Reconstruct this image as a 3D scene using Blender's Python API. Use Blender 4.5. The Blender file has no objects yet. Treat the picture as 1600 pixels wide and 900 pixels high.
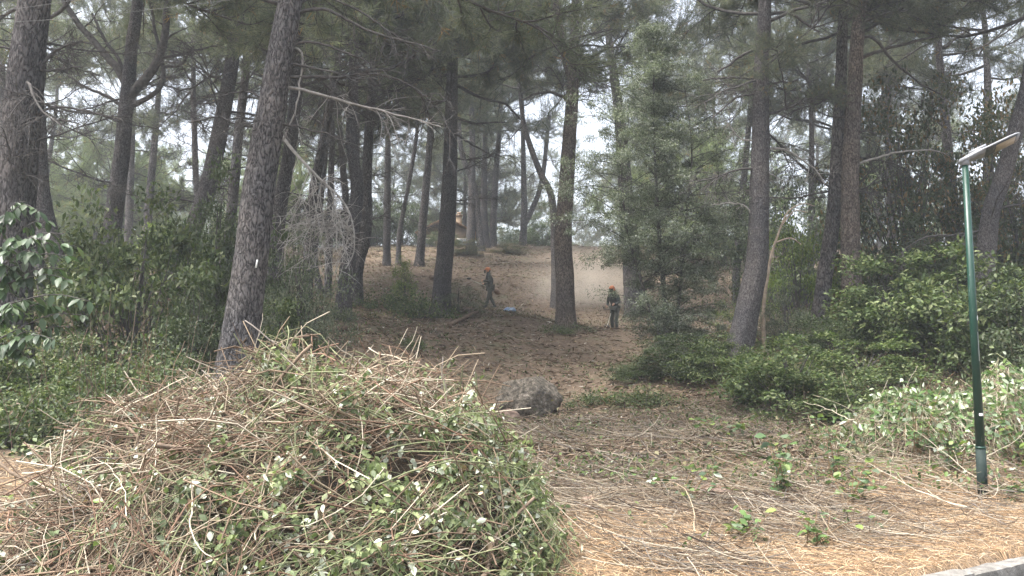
import bpy, math, random
import numpy as np
from mathutils import Vector, Matrix, Euler

# ------------------------------------------------------------------ camera, sky, sun, exposure
SC = bpy.context.scene
COL = SC.collection
R = math.radians
PITCH = R(5.4)
F = 1256.0                      # focal length in pixels of a 1600 px wide frame
EYE = 1.6
cam = bpy.data.cameras.new('camera')
cam.sensor_width = 36.0
cam.lens = 36.0 * F / 1600.0
cam.clip_start = 0.05
cam.clip_end = 6000.0
camo = bpy.data.objects.new('camera', cam)
COL.objects.link(camo)
camo.location = (0, 0, EYE)
camo.rotation_euler = (math.pi / 2 + PITCH, 0, 0)
SC.camera = camo

SUN_EL, SUN_AZ = R(66), R(-112)       # azimuth from +Y (ahead), clockwise seen from above
world = bpy.data.worlds.new('World')
SC.world = world
world.use_nodes = True
wn, wl = world.node_tree.nodes, world.node_tree.links
wn.clear()
sky = wn.new('ShaderNodeTexSky')
sky.sky_type = 'NISHITA'
sky.sun_disc = False
sky.sun_elevation = SUN_EL
sky.sun_rotation = SUN_AZ
sky.air_density = 1.0
sky.dust_density = 6.0
sky.ozone_density = 1.0
hsv = wn.new('ShaderNodeHueSaturation')       # thin cloud layer: the blue is mostly washed out
hsv.inputs['Saturation'].default_value = 0.45
bg = wn.new('ShaderNodeBackground')
bg.inputs['Strength'].default_value = 0.14
wout = wn.new('ShaderNodeOutputWorld')
wl.new(sky.outputs[0], hsv.inputs['Color'])
wl.new(hsv.outputs[0], bg.inputs['Color'])
wl.new(bg.outputs[0], wout.inputs['Surface'])

sun = bpy.data.lights.new('sun', 'SUN')
sun.energy = 1.9
sun.angle = R(18)
sun.color = (1.0, 0.965, 0.92)
suno = bpy.data.objects.new('sun', sun)
COL.objects.link(suno)
sdir = Vector((math.sin(SUN_AZ) * math.cos(SUN_EL), math.cos(SUN_AZ) * math.cos(SUN_EL), math.sin(SUN_EL)))
suno.rotation_euler = sdir.to_track_quat('Z', 'Y').to_euler()
suno.location = sdir * 60

SC.view_settings.view_transform = 'Standard'
SC.view_settings.look = 'None'
SC.view_settings.exposure = 1.95
SC.view_settings.gamma = 1.0
SC.view_settings.use_curve_mapping = False
SC.render.engine = 'CYCLES'
cy = SC.cycles
cy.use_denoising = True
cy.use_adaptive_sampling = True
cy.adaptive_threshold = 0.02
cy.max_bounces = 5
cy.diffuse_bounces = 3
cy.glossy_bounces = 2
cy.transmission_bounces = 3
cy.volume_bounces = 1
cy.volume_step_rate = 3.0
cy.volume_max_steps = 64
cy.transparent_max_bounces = 8
cy.caustics_reflective = False
cy.caustics_refractive = False
cy.sample_clamp_indirect = 4.0

HAZE_DENSITY = 0.0017
DUST_DENSITY = 0.55

# ------------------------------------------------------------------ helpers
rng = np.random.default_rng(11)
random.seed(5)
CT, ST = math.cos(PITCH), math.sin(PITCH)


def P(px, py, d):
    """world point that stands d metres ahead on the ray of a pixel of the 1600x900 frame"""
    dx = (px - 800.0) / F
    dy = (450.0 - py) / F
    ry = CT - dy * ST
    rz = ST + dy * CT
    t = d / ry
    return np.array((dx * t, d, EYE + rz * t))


def unit(v):
    v = np.asarray(v, float)
    n = np.linalg.norm(v, axis=-1, keepdims=True)
    return v / np.maximum(n, 1e-9)


def _hash(ix, iy, seed):
    n = (ix.astype(np.int64) * 374761393 + iy.astype(np.int64) * 668265263 + seed * 1442695041) & 0x7fffffff
    n = ((n ^ (n >> 13)) * 1274126177) & 0x7fffffff
    return ((n ^ (n >> 16)) & 0xffff) / 65535.0


def vnoise(x, y, seed=0):
    x = np.asarray(x, float); y = np.asarray(y, float)
    ix = np.floor(x); iy = np.floor(y)
    fx = x - ix; fy = y - iy
    fx = fx * fx * (3 - 2 * fx); fy = fy * fy * (3 - 2 * fy)
    a = _hash(ix, iy, seed); b = _hash(ix + 1, iy, seed)
    c = _hash(ix, iy + 1, seed); d = _hash(ix + 1, iy + 1, seed)
    return (a * (1 - fx) + b * fx) * (1 - fy) + (c * (1 - fx) + d * fx) * fy - 0.5


class Geo:
    """collects quads, triangles and a colour for each vertex; build() makes one mesh"""

    def __init__(self):
        self.v = []; self.q = []; self.t = []; self.c = []; self.n = 0

    def add(self, v, q=None, t=None, col=None):
        v = np.asarray(v, float).reshape(-1, 3)
        if q is not None and len(q):
            self.q.append(np.asarray(q, np.int64).reshape(-1, 4) + self.n)
        if t is not None and len(t):
            self.t.append(np.asarray(t, np.int64).reshape(-1, 3) + self.n)
        self.v.append(v)
        if col is None:
            col = np.ones((len(v), 3)) * 0.5
        col = np.broadcast_to(np.asarray(col, float), (len(v), 3))
        self.c.append(col)
        self.n += len(v)
        return self

    def mesh(self, name, mat, smooth=False):
        v = np.concatenate(self.v) if self.v else np.zeros((0, 3))
        q = np.concatenate(self.q) if self.q else np.zeros((0, 4), np.int64)
        t = np.concatenate(self.t) if self.t else np.zeros((0, 3), np.int64)
        me = bpy.data.meshes.new(name)
        me.vertices.add(len(v))
        me.vertices.foreach_set('co', v.astype(np.float32).ravel())
        nl = q.size + t.size
        me.loops.add(nl)
        me.loops.foreach_set('vertex_index', np.concatenate([q.ravel(), t.ravel()]).astype(np.int32))
        npoly = len(q) + len(t)
        me.polygons.add(npoly)
        st = np.concatenate([np.arange(len(q)) * 4, q.size + np.arange(len(t)) * 3]).astype(np.int32)
        me.polygons.foreach_set('loop_start', st)
        if smooth:
            me.polygons.foreach_set('use_smooth', np.ones(npoly, bool))
        c = np.concatenate(self.c)
        at = me.color_attributes.new('Col', 'FLOAT_COLOR', 'POINT')
        at.data.foreach_set('color', np.concatenate([c, np.ones((len(c), 1))], 1).astype(np.float32).ravel())
        me.update(calc_edges=True)
        if mat is not None:
            me.materials.append(mat)
        return me


def link(name, data, parent=None, loc=None, rot=None, scale=None):
    o = bpy.data.objects.new(name, data)
    COL.objects.link(o)
    if parent is not None:
        o.parent = parent
    if loc is not None:
        o.location = [float(a) for a in loc]
    if rot is not None:
        o.rotation_euler = [float(a) for a in rot]
    if scale is not None:
        o.scale = (scale,) * 3 if np.isscalar(scale) else [float(a) for a in scale]
    return o


def tag(o, label=None, cat=None, group=None, kind=None):
    if label: o['label'] = label
    if cat: o['category'] = cat
    if group: o['group'] = group
    if kind: o['kind'] = kind
    return o


def empty(name, loc, label=None, cat=None, group=None):
    o = link(name, None, loc=loc)
    o.empty_display_size = 0.2
    return tag(o, label, cat, group)


def tubes(g, paths, radii, ns=4, col=None, caps=False):
    """paths (N,K,3), radii (N,K): N tapered tubes"""
    paths = np.asarray(paths, float)
    if paths.ndim == 2: paths = paths[None]
    radii = np.asarray(radii, float)
    if radii.ndim == 1: radii = radii[None]
    N, K, _ = paths.shape
    tan = np.empty_like(paths)
    tan[:, 1:-1] = paths[:, 2:] - paths[:, :-2]
    tan[:, 0] = paths[:, 1] - paths[:, 0]
    tan[:, -1] = paths[:, -1] - paths[:, -2]
    tan = unit(tan)
    mean = unit(paths[:, -1] - paths[:, 0] + 1e-6)
    ref = np.zeros((N, 3))
    k = np.argmin(np.abs(mean), axis=1)
    ref[np.arange(N), k] = 1
    n1 = unit(np.cross(tan, ref[:, None, :]))
    n2 = np.cross(tan, n1)
    a = np.arange(ns) / ns * 2 * np.pi
    ring = (paths[:, :, None, :] + radii[:, :, None, None] *
            (n1[:, :, None, :] * np.cos(a)[None, None, :, None] + n2[:, :, None, :] * np.sin(a)[None, None, :, None]))
    V = ring.reshape(-1, 3)
    i = np.arange(N)[:, None, None]; j = np.arange(K - 1)[None, :, None]; s = np.arange(ns)[None, None, :]
    base = i * K * ns
    s2 = (s + 1) % ns
    q = np.stack([base + j * ns + s, base + j * ns + s2, base + (j + 1) * ns + s2, base + (j + 1) * ns + s], -1).reshape(-1, 4)
    if col is not None:
        col = np.asarray(col, float)
        if col.ndim == 2:
            col = np.repeat(col, K * ns, axis=0)
    g.add(V, q=q, col=col)


def leaves(g, pos, d, nrm, length, width, col=None, fold=0.25, droop=0.15, rich=False):
    """N leaves: base at pos, pointing along d, facing nrm; rich leaves get an oval outline and a bent blade"""
    pos = np.asarray(pos, float); N = len(pos)
    d = unit(d); s = unit(np.cross(d, nrm)); n = unit(np.cross(s, d))
    L = np.broadcast_to(np.asarray(length, float), (N,))[:, None]
    W = np.broadcast_to(np.asarray(width, float), (N,))[:, None] * 0.5
    if not rich:
        a = pos
        b = pos + d * L * 0.45 + s * W + n * W * fold
        c = pos + d * L - n * L * droop
        e = pos + d * L * 0.45 - s * W + n * W * fold
        V = np.stack([a, b, c, e], 1).reshape(-1, 3)
        i = np.arange(N)[:, None] * 4
        t = np.concatenate([i + np.array([[0, 1, 2]]), i + np.array([[0, 2, 3]])], 0)
        per = 4
    else:
        def pt(u, w, up):
            return pos + d * L * u + s * W * w + n * (W * fold * abs(w) - L * droop * u * u + up)
        V = np.stack([pt(0, 0, 0), pt(.18, .62, 0), pt(.45, 1, 0), pt(.75, .62, 0), pt(1, 0, 0),
                      pt(.75, -.62, 0), pt(.45, -1, 0), pt(.18, -.62, 0), pt(.45, 0, 0)], 1).reshape(-1, 3)
        i = np.arange(N)[:, None] * 9
        t = np.concatenate([i + np.array([[8, k, (k + 1) % 8]]) for k in range(8)], 0)
        per = 9
    if col is not None:
        col = np.asarray(col, float)
        if col.ndim == 2: col = np.repeat(col, per, axis=0)
    g.add(V, t=t, col=col)


def rand_dirs(n, rg=rng):
    return unit(rg.normal(size=(n, 3)))


def jitter_col(base, n, amt=0.25, rg=rng):
    base = np.asarray(base, float)
    k = 1 + rg.uniform(-amt, amt, (n, 1))
    return np.clip(base[None] * k * (1 + rg.uniform(-amt * .3, amt * .3, (n, 3))), 0, 1)


# ------------------------------------------------------------------ materials
def new_mat(name):
    m = bpy.data.materials.new(name)
    m.use_nodes = True
    nt = m.node_tree
    nt.nodes.clear()
    return m, nt.nodes, nt.links, nt.nodes.new('ShaderNodeOutputMaterial')


def noise_node(N, L, scale, detail=4, rough=0.6, stretch=None, coord='Object'):
    tc = N.new('ShaderNodeTexCoord')
    src = tc.outputs[coord]
    if stretch:
        mp = N.new('ShaderNodeMapping')
        mp.inputs['Scale'].default_value = stretch
        L.new(src, mp.inputs['Vector'])
        src = mp.outputs[0]
    nn = N.new('ShaderNodeTexNoise')
    nn.inputs['Scale'].default_value = scale
    nn.inputs['Detail'].default_value = detail
    nn.inputs['Roughness'].default_value = rough
    L.new(src, nn.inputs['Vector'])
    return nn, src


def ramp(N, L, src, stops):
    r = N.new('ShaderNodeValToRGB')
    el = r.color_ramp.elements
    while len(el) < len(stops): el.new(0.5)
    for e, (p, c) in zip(el, stops):
        e.position = p
        e.color = (*c, 1) if len(c) == 3 else c
    L.new(src, r.inputs[0])
    return r


def mat_noise(name, stops, scale=3.0, rough=0.8, bump=0.3, bscale=None, stretch=None, spec=0.3, detail=5, dist=0.02, coord='Object'):
    m, N, L, out = new_mat(name)
    b = N.new('ShaderNodeBsdfPrincipled')
    b.inputs['Roughness'].default_value = rough
    b.inputs['Specular IOR Level'].default_value = spec
    nn, src = noise_node(N, L, scale, detail, stretch=stretch, coord=coord)
    r = ramp(N, L, nn.outputs[0], stops)
    L.new(r.outputs[0], b.inputs['Base Color'])
    if bump:
        n2, _ = noise_node(N, L, bscale or scale * 3, 5, stretch=stretch, coord=coord)
        bp = N.new('ShaderNodeBump')
        bp.inputs['Strength'].default_value = bump
        bp.inputs['Distance'].default_value = dist
        L.new(n2.outputs[0], bp.inputs['Height'])
        L.new(bp.outputs[0], b.inputs['Normal'])
    L.new(b.outputs[0], out.inputs[0])
    return m


def mat_leaf(name, transl=0.35, rough=0.5, spec=0.35, objvar=0.25, tint=(1, 1, 1)):
    """leaf colour comes from the mesh; each object varies a little"""
    m, N, L, out = new_mat(name)
    at = N.new('ShaderNodeAttribute'); at.attribute_name = 'Col'
    oi = N.new('ShaderNodeObjectInfo')
    mr = N.new('ShaderNodeMapRange')
    mr.inputs[3].default_value = 1 - objvar; mr.inputs[4].default_value = 1 + objvar
    L.new(oi.outputs['Random'], mr.inputs[0])
    mul = N.new('ShaderNodeVectorMath'); mul.operation = 'SCALE'
    L.new(at.outputs['Color'], mul.inputs[0]); L.new(mr.outputs[0], mul.inputs['Scale'])
    ml = N.new('ShaderNodeVectorMath'); ml.operation = 'MULTIPLY'
    ml.inputs[1].default_value = tint
    L.new(mul.outputs[0], ml.inputs[0])
    b = N.new('ShaderNodeBsdfPrincipled')
    b.inputs['Roughness'].default_value = rough
    b.inputs['Specular IOR Level'].default_value = spec
    L.new(ml.outputs[0], b.inputs['Base Color'])
    if transl > 0:
        tr = N.new('ShaderNodeBsdfTranslucent')
        t2 = N.new('ShaderNodeVectorMath'); t2.operation = 'MULTIPLY'
        t2.inputs[1].default_value = (1.2, 1.3, 0.8)
        L.new(ml.outputs[0], t2.inputs[0])
        L.new(t2.outputs[0], tr.inputs['Color'])
        mx = N.new('ShaderNodeMixShader'); mx.inputs[0].default_value = transl
        L.new(b.outputs[0], mx.inputs[1]); L.new(tr.outputs[0], mx.inputs[2])
        L.new(mx.outputs[0], out.inputs[0])
    else:
        L.new(b.outputs[0], out.inputs[0])
    return m


def mat_attr(name, rough=0.85, spec=0.2, nscale=40, bump=0.0, objvar=0.2):
    m = mat_leaf(name, 0.0, rough, spec, objvar)
    return m


def mat_plain(name, c, rough=0.5, metal=0.0, spec=0.5):
    m, N, L, out = new_mat(name)
    b = N.new('ShaderNodeBsdfPrincipled')
    b.inputs['Roughness'].default_value = rough
    b.inputs['Metallic'].default_value = metal
    b.inputs['Specular IOR Level'].default_value = spec
    nn, _ = noise_node(N, L, 14, 4)
    r = ramp(N, L, nn.outputs[0], [(0.3, tuple(x * 0.85 for x in c)), (0.7, tuple(min(1, x * 1.1) for x in c))])
    L.new(r.outputs[0], b.inputs['Base Color'])
    L.new(b.outputs[0], out.inputs[0])
    return m


def mat_bark(name, dark, light, scale=12.0):
    m, N, L, out = new_mat(name)
    b = N.new('ShaderNodeBsdfPrincipled')
    b.inputs['Roughness'].default_value = 0.95
    b.inputs['Specular IOR Level'].default_value = 0.1
    tc = N.new('ShaderNodeTexCoord')
    mp = N.new('ShaderNodeMapping'); mp.inputs['Scale'].default_value = (1, 1, 0.42)
    L.new(tc.outputs['Object'], mp.inputs['Vector'])
    nz = N.new('ShaderNodeTexNoise'); nz.inputs['Scale'].default_value = scale * 0.9; nz.inputs['Detail'].default_value = 3
    L.new(mp.outputs[0], nz.inputs['Vector'])
    ad = N.new('ShaderNodeMixRGB'); ad.inputs[0].default_value = 0.2
    L.new(mp.outputs[0], ad.inputs[1]); L.new(nz.outputs['Color'], ad.inputs[2])
    vo = N.new('ShaderNodeTexVoronoi'); vo.feature = 'DISTANCE_TO_EDGE'; vo.inputs['Scale'].default_value = scale * 1.5
    L.new(ad.outputs[0], vo.inputs['Vector'])
    n2 = N.new('ShaderNodeTexNoise'); n2.inputs['Scale'].default_value = scale * 4; n2.inputs['Detail'].default_value = 5
    L.new(mp.outputs[0], n2.inputs['Vector'])
    big = N.new('ShaderNodeTexNoise'); big.inputs['Scale'].default_value = 1.3; big.inputs['Detail'].default_value = 3
    L.new(tc.outputs['Object'], big.inputs['Vector'])
    crack = N.new('ShaderNodeMapRange'); crack.inputs[1].default_value = 0.0; crack.inputs[2].default_value = 0.22
    L.new(vo.outputs['Distance'], crack.inputs[0])
    mixv = N.new('ShaderNodeMath'); mixv.operation = 'MULTIPLY_ADD'
    mixv.inputs[1].default_value = 0.8
    L.new(n2.outputs[0], mixv.inputs[0])
    sc2 = N.new('ShaderNodeMath'); sc2.operation = 'MULTIPLY'; sc2.inputs[1].default_value = 0.3
    L.new(crack.outputs[0], sc2.inputs[0]); L.new(sc2.outputs[0], mixv.inputs[2])
    r = ramp(N, L, mixv.outputs[0], [(0.34, dark), (0.52, tuple(a * .55 + c * .45 for a, c in zip(dark, light))), (0.72, light)])
    tint = ramp(N, L, big.outputs[0], [(0.35, (0.8, 0.8, 0.82)), (0.65, (1.12, 1.06, 1.0))])
    mul = N.new('ShaderNodeMixRGB'); mul.blend_type = 'MULTIPLY'; mul.inputs[0].default_value = 1
    L.new(r.outputs[0], mul.inputs[1]); L.new(tint.outputs[0], mul.inputs[2])
    L.new(mul.outputs[0], b.inputs['Base Color'])
    bp = N.new('ShaderNodeBump'); bp.inputs['Strength'].default_value = 1.0; bp.inputs['Distance'].default_value = 0.06
    L.new(mixv.outputs[0], bp.inputs['Height']); L.new(bp.outputs[0], b.inputs['Normal'])
    L.new(b.outputs[0], out.inputs[0])
    return m


M = {}
M['bark'] = mat_bark('pine_bark', (0.035, 0.033, 0.034), (0.165, 0.157, 0.157))
M['bark_brown'] = mat_bark('brown_bark', (0.045, 0.037, 0.033), (0.18, 0.157, 0.14))
M['bark_dark'] = mat_bark('dark_pine_bark', (0.028, 0.026, 0.027), (0.14, 0.133, 0.133), 9.0)
M['bark_fine'] = mat_bark('fine_pine_bark', (0.04, 0.038, 0.04), (0.16, 0.153, 0.155), 16.0)
M['bark_grey'] = mat_bark('grey_pine_bark', (0.032, 0.031, 0.032), (0.175, 0.167, 0.166), 10.5)
M['limb'] = mat_noise('limb_bark', [(0.3, (0.035, 0.032, 0.031)), (0.7, (0.105, 0.096, 0.09))], 12, 0.9, 0.4)
M['dead'] = mat_noise('dead_wood', [(0.3, (0.15, 0.138, 0.125)), (0.7, (0.33, 0.31, 0.285))], 10, 0.9, 0.3)
M['needles'] = mat_leaf('pine_needles', 0.48, 0.6, 0.2, 0.22)
M['leaf'] = mat_leaf('leaf', 0.28, 0.5, 0.28, 0.18)
M['bigleaf'] = mat_leaf('big_leaf', 0.3, 0.4, 0.45, 0.3)
M['stem'] = mat_attr('stems', 0.8, 0.25)
M['litter'] = mat_attr('litter', 0.95, 0.1, objvar=0.0)

# ------------------------------------------------------------------ terrain
KA, KD = np.array((3.10, 6.05)), unit(np.array((1.25, 0.75)))      # kerb line: a point and its direction
KN = np.array((-KD[1], KD[0]))                                      # away from the road


def kerb_dist(x, y):
    return (x - KA[0]) * KN[0] + (y - KA[1]) * KN[1]


PY = np.array([-400, -20, 6, 9.7, 13, 17, 20, 24, 30, 35, 45, 58, 66, 80, 120, 300, 3000], float)
PZ = np.array([0, 0, 0, 0.02, 0.22, 0.55, 1.0, 1.8, 3.0, 3.95, 6.5, 10.1, 10.7, 8.6, 2.0, 0, 0], float)
CTRL = [(830, 650, 17), (800, 560, 24), (885, 507, 26), (766, 484, 35), (965, 519, 33), (830, 383, 58), (735, 392, 56),
        (535, 505, 22), (480, 472, 25), (690, 462, 27), (605, 412, 45), (660, 405, 45), (1155, 560, 18), (1288, 512, 21),
        (1332, 525, 19), (1600, 600, 14), (1450, 690, 12), (100, 650, 9), (85, 602, 13), (30, 442, 40), (140, 445, 38), (365, 610, 12),
        (1536, 775, 9.7), (1450, 800, 9), (1300, 790, 9), (1600, 740, 10.2), (60, 700, 8), (200, 680, 9.5), (830, 800, 8), (1250, 700, 11), (1050, 640, 16), (400, 640, 11), (165, 440, 21), (285, 445, 20), (1550, 470, 30), (1250, 440, 40)]
CP = np.array([P(*c) for c in CTRL])
CR = CP[:, 2] - np.interp(CP[:, 1], PY, PZ)
CS = 0.10 * CP[:, 1] + 0.35


def h(x, y, micro=True):
    x = np.asarray(x, float); y = np.asarray(y, float)
    z = np.interp(y, PY, PZ)
    num = np.zeros_like(z); den = np.full_like(z, 0.12)
    for (cx, cyy, _), r, s in zip(CP, CR, CS):
        w = np.exp(-((x - cx) ** 2 + (y - cyy) ** 2) / (2 * s * s))
        num += w * r; den += w
    z = z + num / den
    if micro:
        amp = np.clip((y - 9) / 12, 0.15, 1.0) * np.clip((90 - y) / 30, 0.2, 1)
        z = z + amp * (0.35 * vnoise(x * 0.35, y * 0.35, 3) + 0.16 * vnoise(x * 1.1, y * 1.1, 7) + 0.07 * vnoise(x * 2.9, y * 2.9, 9))
    k = kerb_dist(x, y)
    f = np.clip((k - 0.16) / 0.12, 0, 1)
    near = np.clip((k - 0.2) / 2.0, 0, 1)
    z = z * near + (1 - near) * (-0.03)
    return z * f + (1 - f) * (-0.42)


def hz(x, y):
    return float(h(np.array([x]), np.array([y]))[0])


def ground_mesh():
    u = np.linspace(-1, 1, 241)
    xs = 7.5 * np.sinh(u * 5.2) / np.sinh(5.2) * 60 + u * 22
    v = np.linspace(0, 1, 340)
    ys = -25 + v * 62 + 30 * v ** 4 + 2400 * v ** 18
    X, Y = np.meshgrid(xs, ys)
    Z = h(X, Y)
    far = np.clip((np.abs(X) - 40) / 60, 0, 1)
    Z = Z * (1 - far) + far * np.minimum(Z, 6.0)
    ny, nx = X.shape
    V = np.stack([X, Y, Z], -1).reshape(-1, 3)
    i = np.arange(ny - 1)[:, None] * nx + np.arange(nx - 1)[None]
    q = np.stack([i, i + 1, i + nx + 1, i + nx], -1).reshape(-1, 4)
    return Geo().add(V, q=q)


def mat_ground():
    m, N, L, out = new_mat('forest_floor')
    b = N.new('ShaderNodeBsdfPrincipled'); b.inputs['Roughness'].default_value = 0.95
    b.inputs['Specular IOR Level'].default_value = 0.1
    tc = N.new('ShaderNodeTexCoord')
    n1, _ = noise_node(N, L, 0.45, 6, 0.65)
    n2, _ = noise_node(N, L, 7.0, 6, 0.7)
    n3, _ = noise_node(N, L, 45.0, 3, 0.7)
    soil = ramp(N, L, n2.outputs[0], [(0.3, (0.05, 0.039, 0.03)), (0.52, (0.125, 0.092, 0.067)), (0.75, (0.22, 0.17, 0.125))])
    duff = ramp(N, L, n3.outputs[0], [(0.3, (0.065, 0.05, 0.037)), (0.55, (0.15, 0.115, 0.082)), (0.75, (0.27, 0.215, 0.155))])
    msk = ramp(N, L, n1.outputs[0], [(0.42, (0, 0, 0)), (0.6, (1, 1, 1))])
    mx = N.new('ShaderNodeMixRGB'); L.new(msk.outputs[0], mx.inputs[0])
    L.new(soil.outputs[0], mx.inputs[1]); L.new(duff.outputs[0], mx.inputs[2])
    # mossy, grassy patches and scraped bare earth
    n4, _ = noise_node(N, L, 0.9, 7, 0.7)
    moss = ramp(N, L, n2.outputs[0], [(0.35, (0.05, 0.052, 0.03)), (0.65, (0.15, 0.145, 0.085))])
    mk4 = ramp(N, L, n4.outputs[0], [(0.54, (0, 0, 0)), (0.64, (0.8, 0.8, 0.8))])
    mx4 = N.new('ShaderNodeMixRGB'); L.new(mk4.outputs[0], mx4.inputs[0])
    L.new(mx.outputs[0], mx4.inputs[1]); L.new(moss.outputs[0], mx4.inputs[2])
    mx = mx4
    # needle straw covers the verge beside the kerb
    sx = N.new('ShaderNodeSeparateXYZ'); L.new(tc.outputs['Object'], sx.inputs[0])
    ma = N.new('ShaderNodeMath'); ma.operation = 'MULTIPLY'; ma.inputs[1].default_value = float(KN[0]); L.new(sx.outputs[0], ma.inputs[0])
    mb = N.new('ShaderNodeMath'); mb.operation = 'MULTIPLY_ADD'; mb.inputs[1].default_value = float(KN[1])
    L.new(sx.outputs[1], mb.inputs[0]); L.new(ma.outputs[0], mb.inputs[2])
    mr = N.new('ShaderNodeMapRange'); k0 = float(KA @ KN)
    mr.inputs[1].default_value = k0 + 1.0; mr.inputs[2].default_value = k0 + 3.0
    mr.inputs[3].default_value = 1.0; mr.inputs[4].default_value = 0.0
    L.new(mb.outputs[0], mr.inputs[0])
    straw = ramp(N, L, n3.outputs[0], [(0.3, (0.07, 0.05, 0.035)), (0.5, (0.18, 0.13, 0.085)), (0.72, (0.36, 0.265, 0.18))])
    mx2 = N.new('ShaderNodeMixRGB'); L.new(mr.outputs[0], mx2.inputs[0])
    L.new(mx.outputs[0], mx2.inputs[1]); L.new(straw.outputs[0], mx2.inputs[2])
    L.new(mx2.outputs[0], b.inputs['Base Color'])
    bp = N.new('ShaderNodeBump'); bp.inputs['Strength'].default_value = 0.7; bp.inputs['Distance'].default_value = 0.05
    L.new(n2.outputs[0], bp.inputs['Height'])
    b2 = N.new('ShaderNodeBump'); b2.inputs['Strength'].default_value = 0.6; b2.inputs['Distance'].default_value = 0.015
    L.new(n3.outputs[0], b2.inputs['Height']); L.new(bp.outputs[0], b2.inputs['Normal'])
    L.new(b2.outputs[0], b.inputs['Normal'])
    L.new(b.outputs[0], out.inputs[0])
    return m


tag(link('ground', ground_mesh().mesh('ground', mat_ground(), True)), 'brown forest floor of soil and pine litter rising to a crest', kind='structure')

# road and kerb
mroad = mat_noise('asphalt', [(0.3, (0.035, 0.035, 0.036)), (0.7, (0.07, 0.07, 0.068))], 30, 0.9, 0.5, 120)
a3 = np.array([*KA, 0.0]); kd3 = np.array([*KD, 0.0]); kn3 = np.array([*KN, 0.0])
g = Geo()
ts = np.linspace(-60, 60, 41)
rows = [a3 + kd3 * t - kn3 * 0.02 + np.array((0, 0, -0.15)) for t in ts] + [a3 + kd3 * t - kn3 * 7.0 + np.array((0, 0, -0.17)) for t in ts]
g.add(rows, q=[(i + 41, i + 42, i + 1, i) for i in range(40)])
tag(link('road', g.mesh('road', mroad)), 'grey asphalt road in front of the kerb', kind='structure')
mkerb = mat_noise('kerb_concrete', [(0.25, (0.07, 0.065, 0.057)), (0.5, (0.19, 0.18, 0.163)), (0.75, (0.31, 0.295, 0.27))], 9, 0.9, 0.8, 38, dist=0.02)
kerb = empty('kerb', (float(KA[0]), float(KA[1]), -0.15))
tag(kerb, 'weathered grey concrete kerb edging the verge', kind='structure')


def rough_box(sx, sy, sz, seed, n=(14, 5, 5), amp=0.012):
    g = Geo()
    rg = np.random.default_rng(seed)
    def face(o, u, v, nu, nv):
        a, b = np.meshgrid(np.linspace(0, 1, nu), np.linspace(0, 1, nv))
        V = o + a[..., None] * u + b[..., None] * v
        i = np.arange(nv - 1)[:, None] * nu + np.arange(nu - 1)[None]
        return V.reshape(-1, 3), np.stack([i, i + 1, i + nu + 1, i + nu], -1).reshape(-1, 4)
    X, Y, Z = np.array((sx, 0, 0)), np.array((0, sy, 0)), np.array((0, 0, sz))
    o = np.array((0, 0, 0.0))
    for (p, u, v, nu, nv) in ((o + Z, X, Y, n[0], n[1]), (o, Y, X, n[1], n[0]), (o, X, Z, n[0], n[2]), (o + Y, Z, X, n[2], n[0]),
                              (o, Z, Y, n[2], n[1]), (o + X, Y, Z, n[1], n[2])):
        V, q = face(p, u, v, nu, nv)
        # round the edges, then roughen
        c = np.array((sx, sy, sz)) / 2
        rel = V - c
        r = 0.025
        inner = np.clip(rel, -(c - r), c - r)
        dlt = rel - inner
        V = c + inner + unit(dlt) * np.minimum(np.linalg.norm(dlt, axis=1, keepdims=True), r)
        f = 9.0
        nz = vnoise(V[:, 0] * f + V[:, 2] * 5, V[:, 1] * f + V[:, 2] * 7, seed) + .5 * vnoise(V[:, 0] * 25, V[:, 1] * 25 + V[:, 2] * 22, seed + 3)
        V = V + unit(V - c) * (nz * amp * 2)[:, None]
        g.add(V, q=q)
    return g


ang = math.atan2(KD[1], KD[0])
kmeshes = [rough_box(0.985, 0.17, 0.21, 40 + i).mesh('kerb_stone', mkerb, True) for i in range(3)]
for i in range(-9, 9):
    p = kd3 * (i + 0.52)
    o = link('kerb_stone', kmeshes[i % 3], kerb, p + np.array((0, 0, -0.05 + 0.01 * ((i * 7) % 3 - 1))), (0.02 * ((i * 5) % 3 - 1), 0, ang + 0.008 * ((i * 3) % 3 - 1)))

# ------------------------------------------------------------------ pine tree kit
NEEDLE_COLS = np.array([(0.105, 0.118, 0.095), (0.13, 0.142, 0.112), (0.088, 0.102, 0.082), (0.15, 0.155, 0.118)])


def bezier_like(p0, d0, L, K, bend, rg):
    """a wandering path of K points"""
    pts = [np.array(p0, float)]
    d = unit(np.array(d0, float))
    for k in range(K - 1):
        d = unit(d + bend + rg.normal(size=3) * 0.13)
        pts.append(pts[-1] + d * L / (K - 1))
    return np.array(pts)


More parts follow.
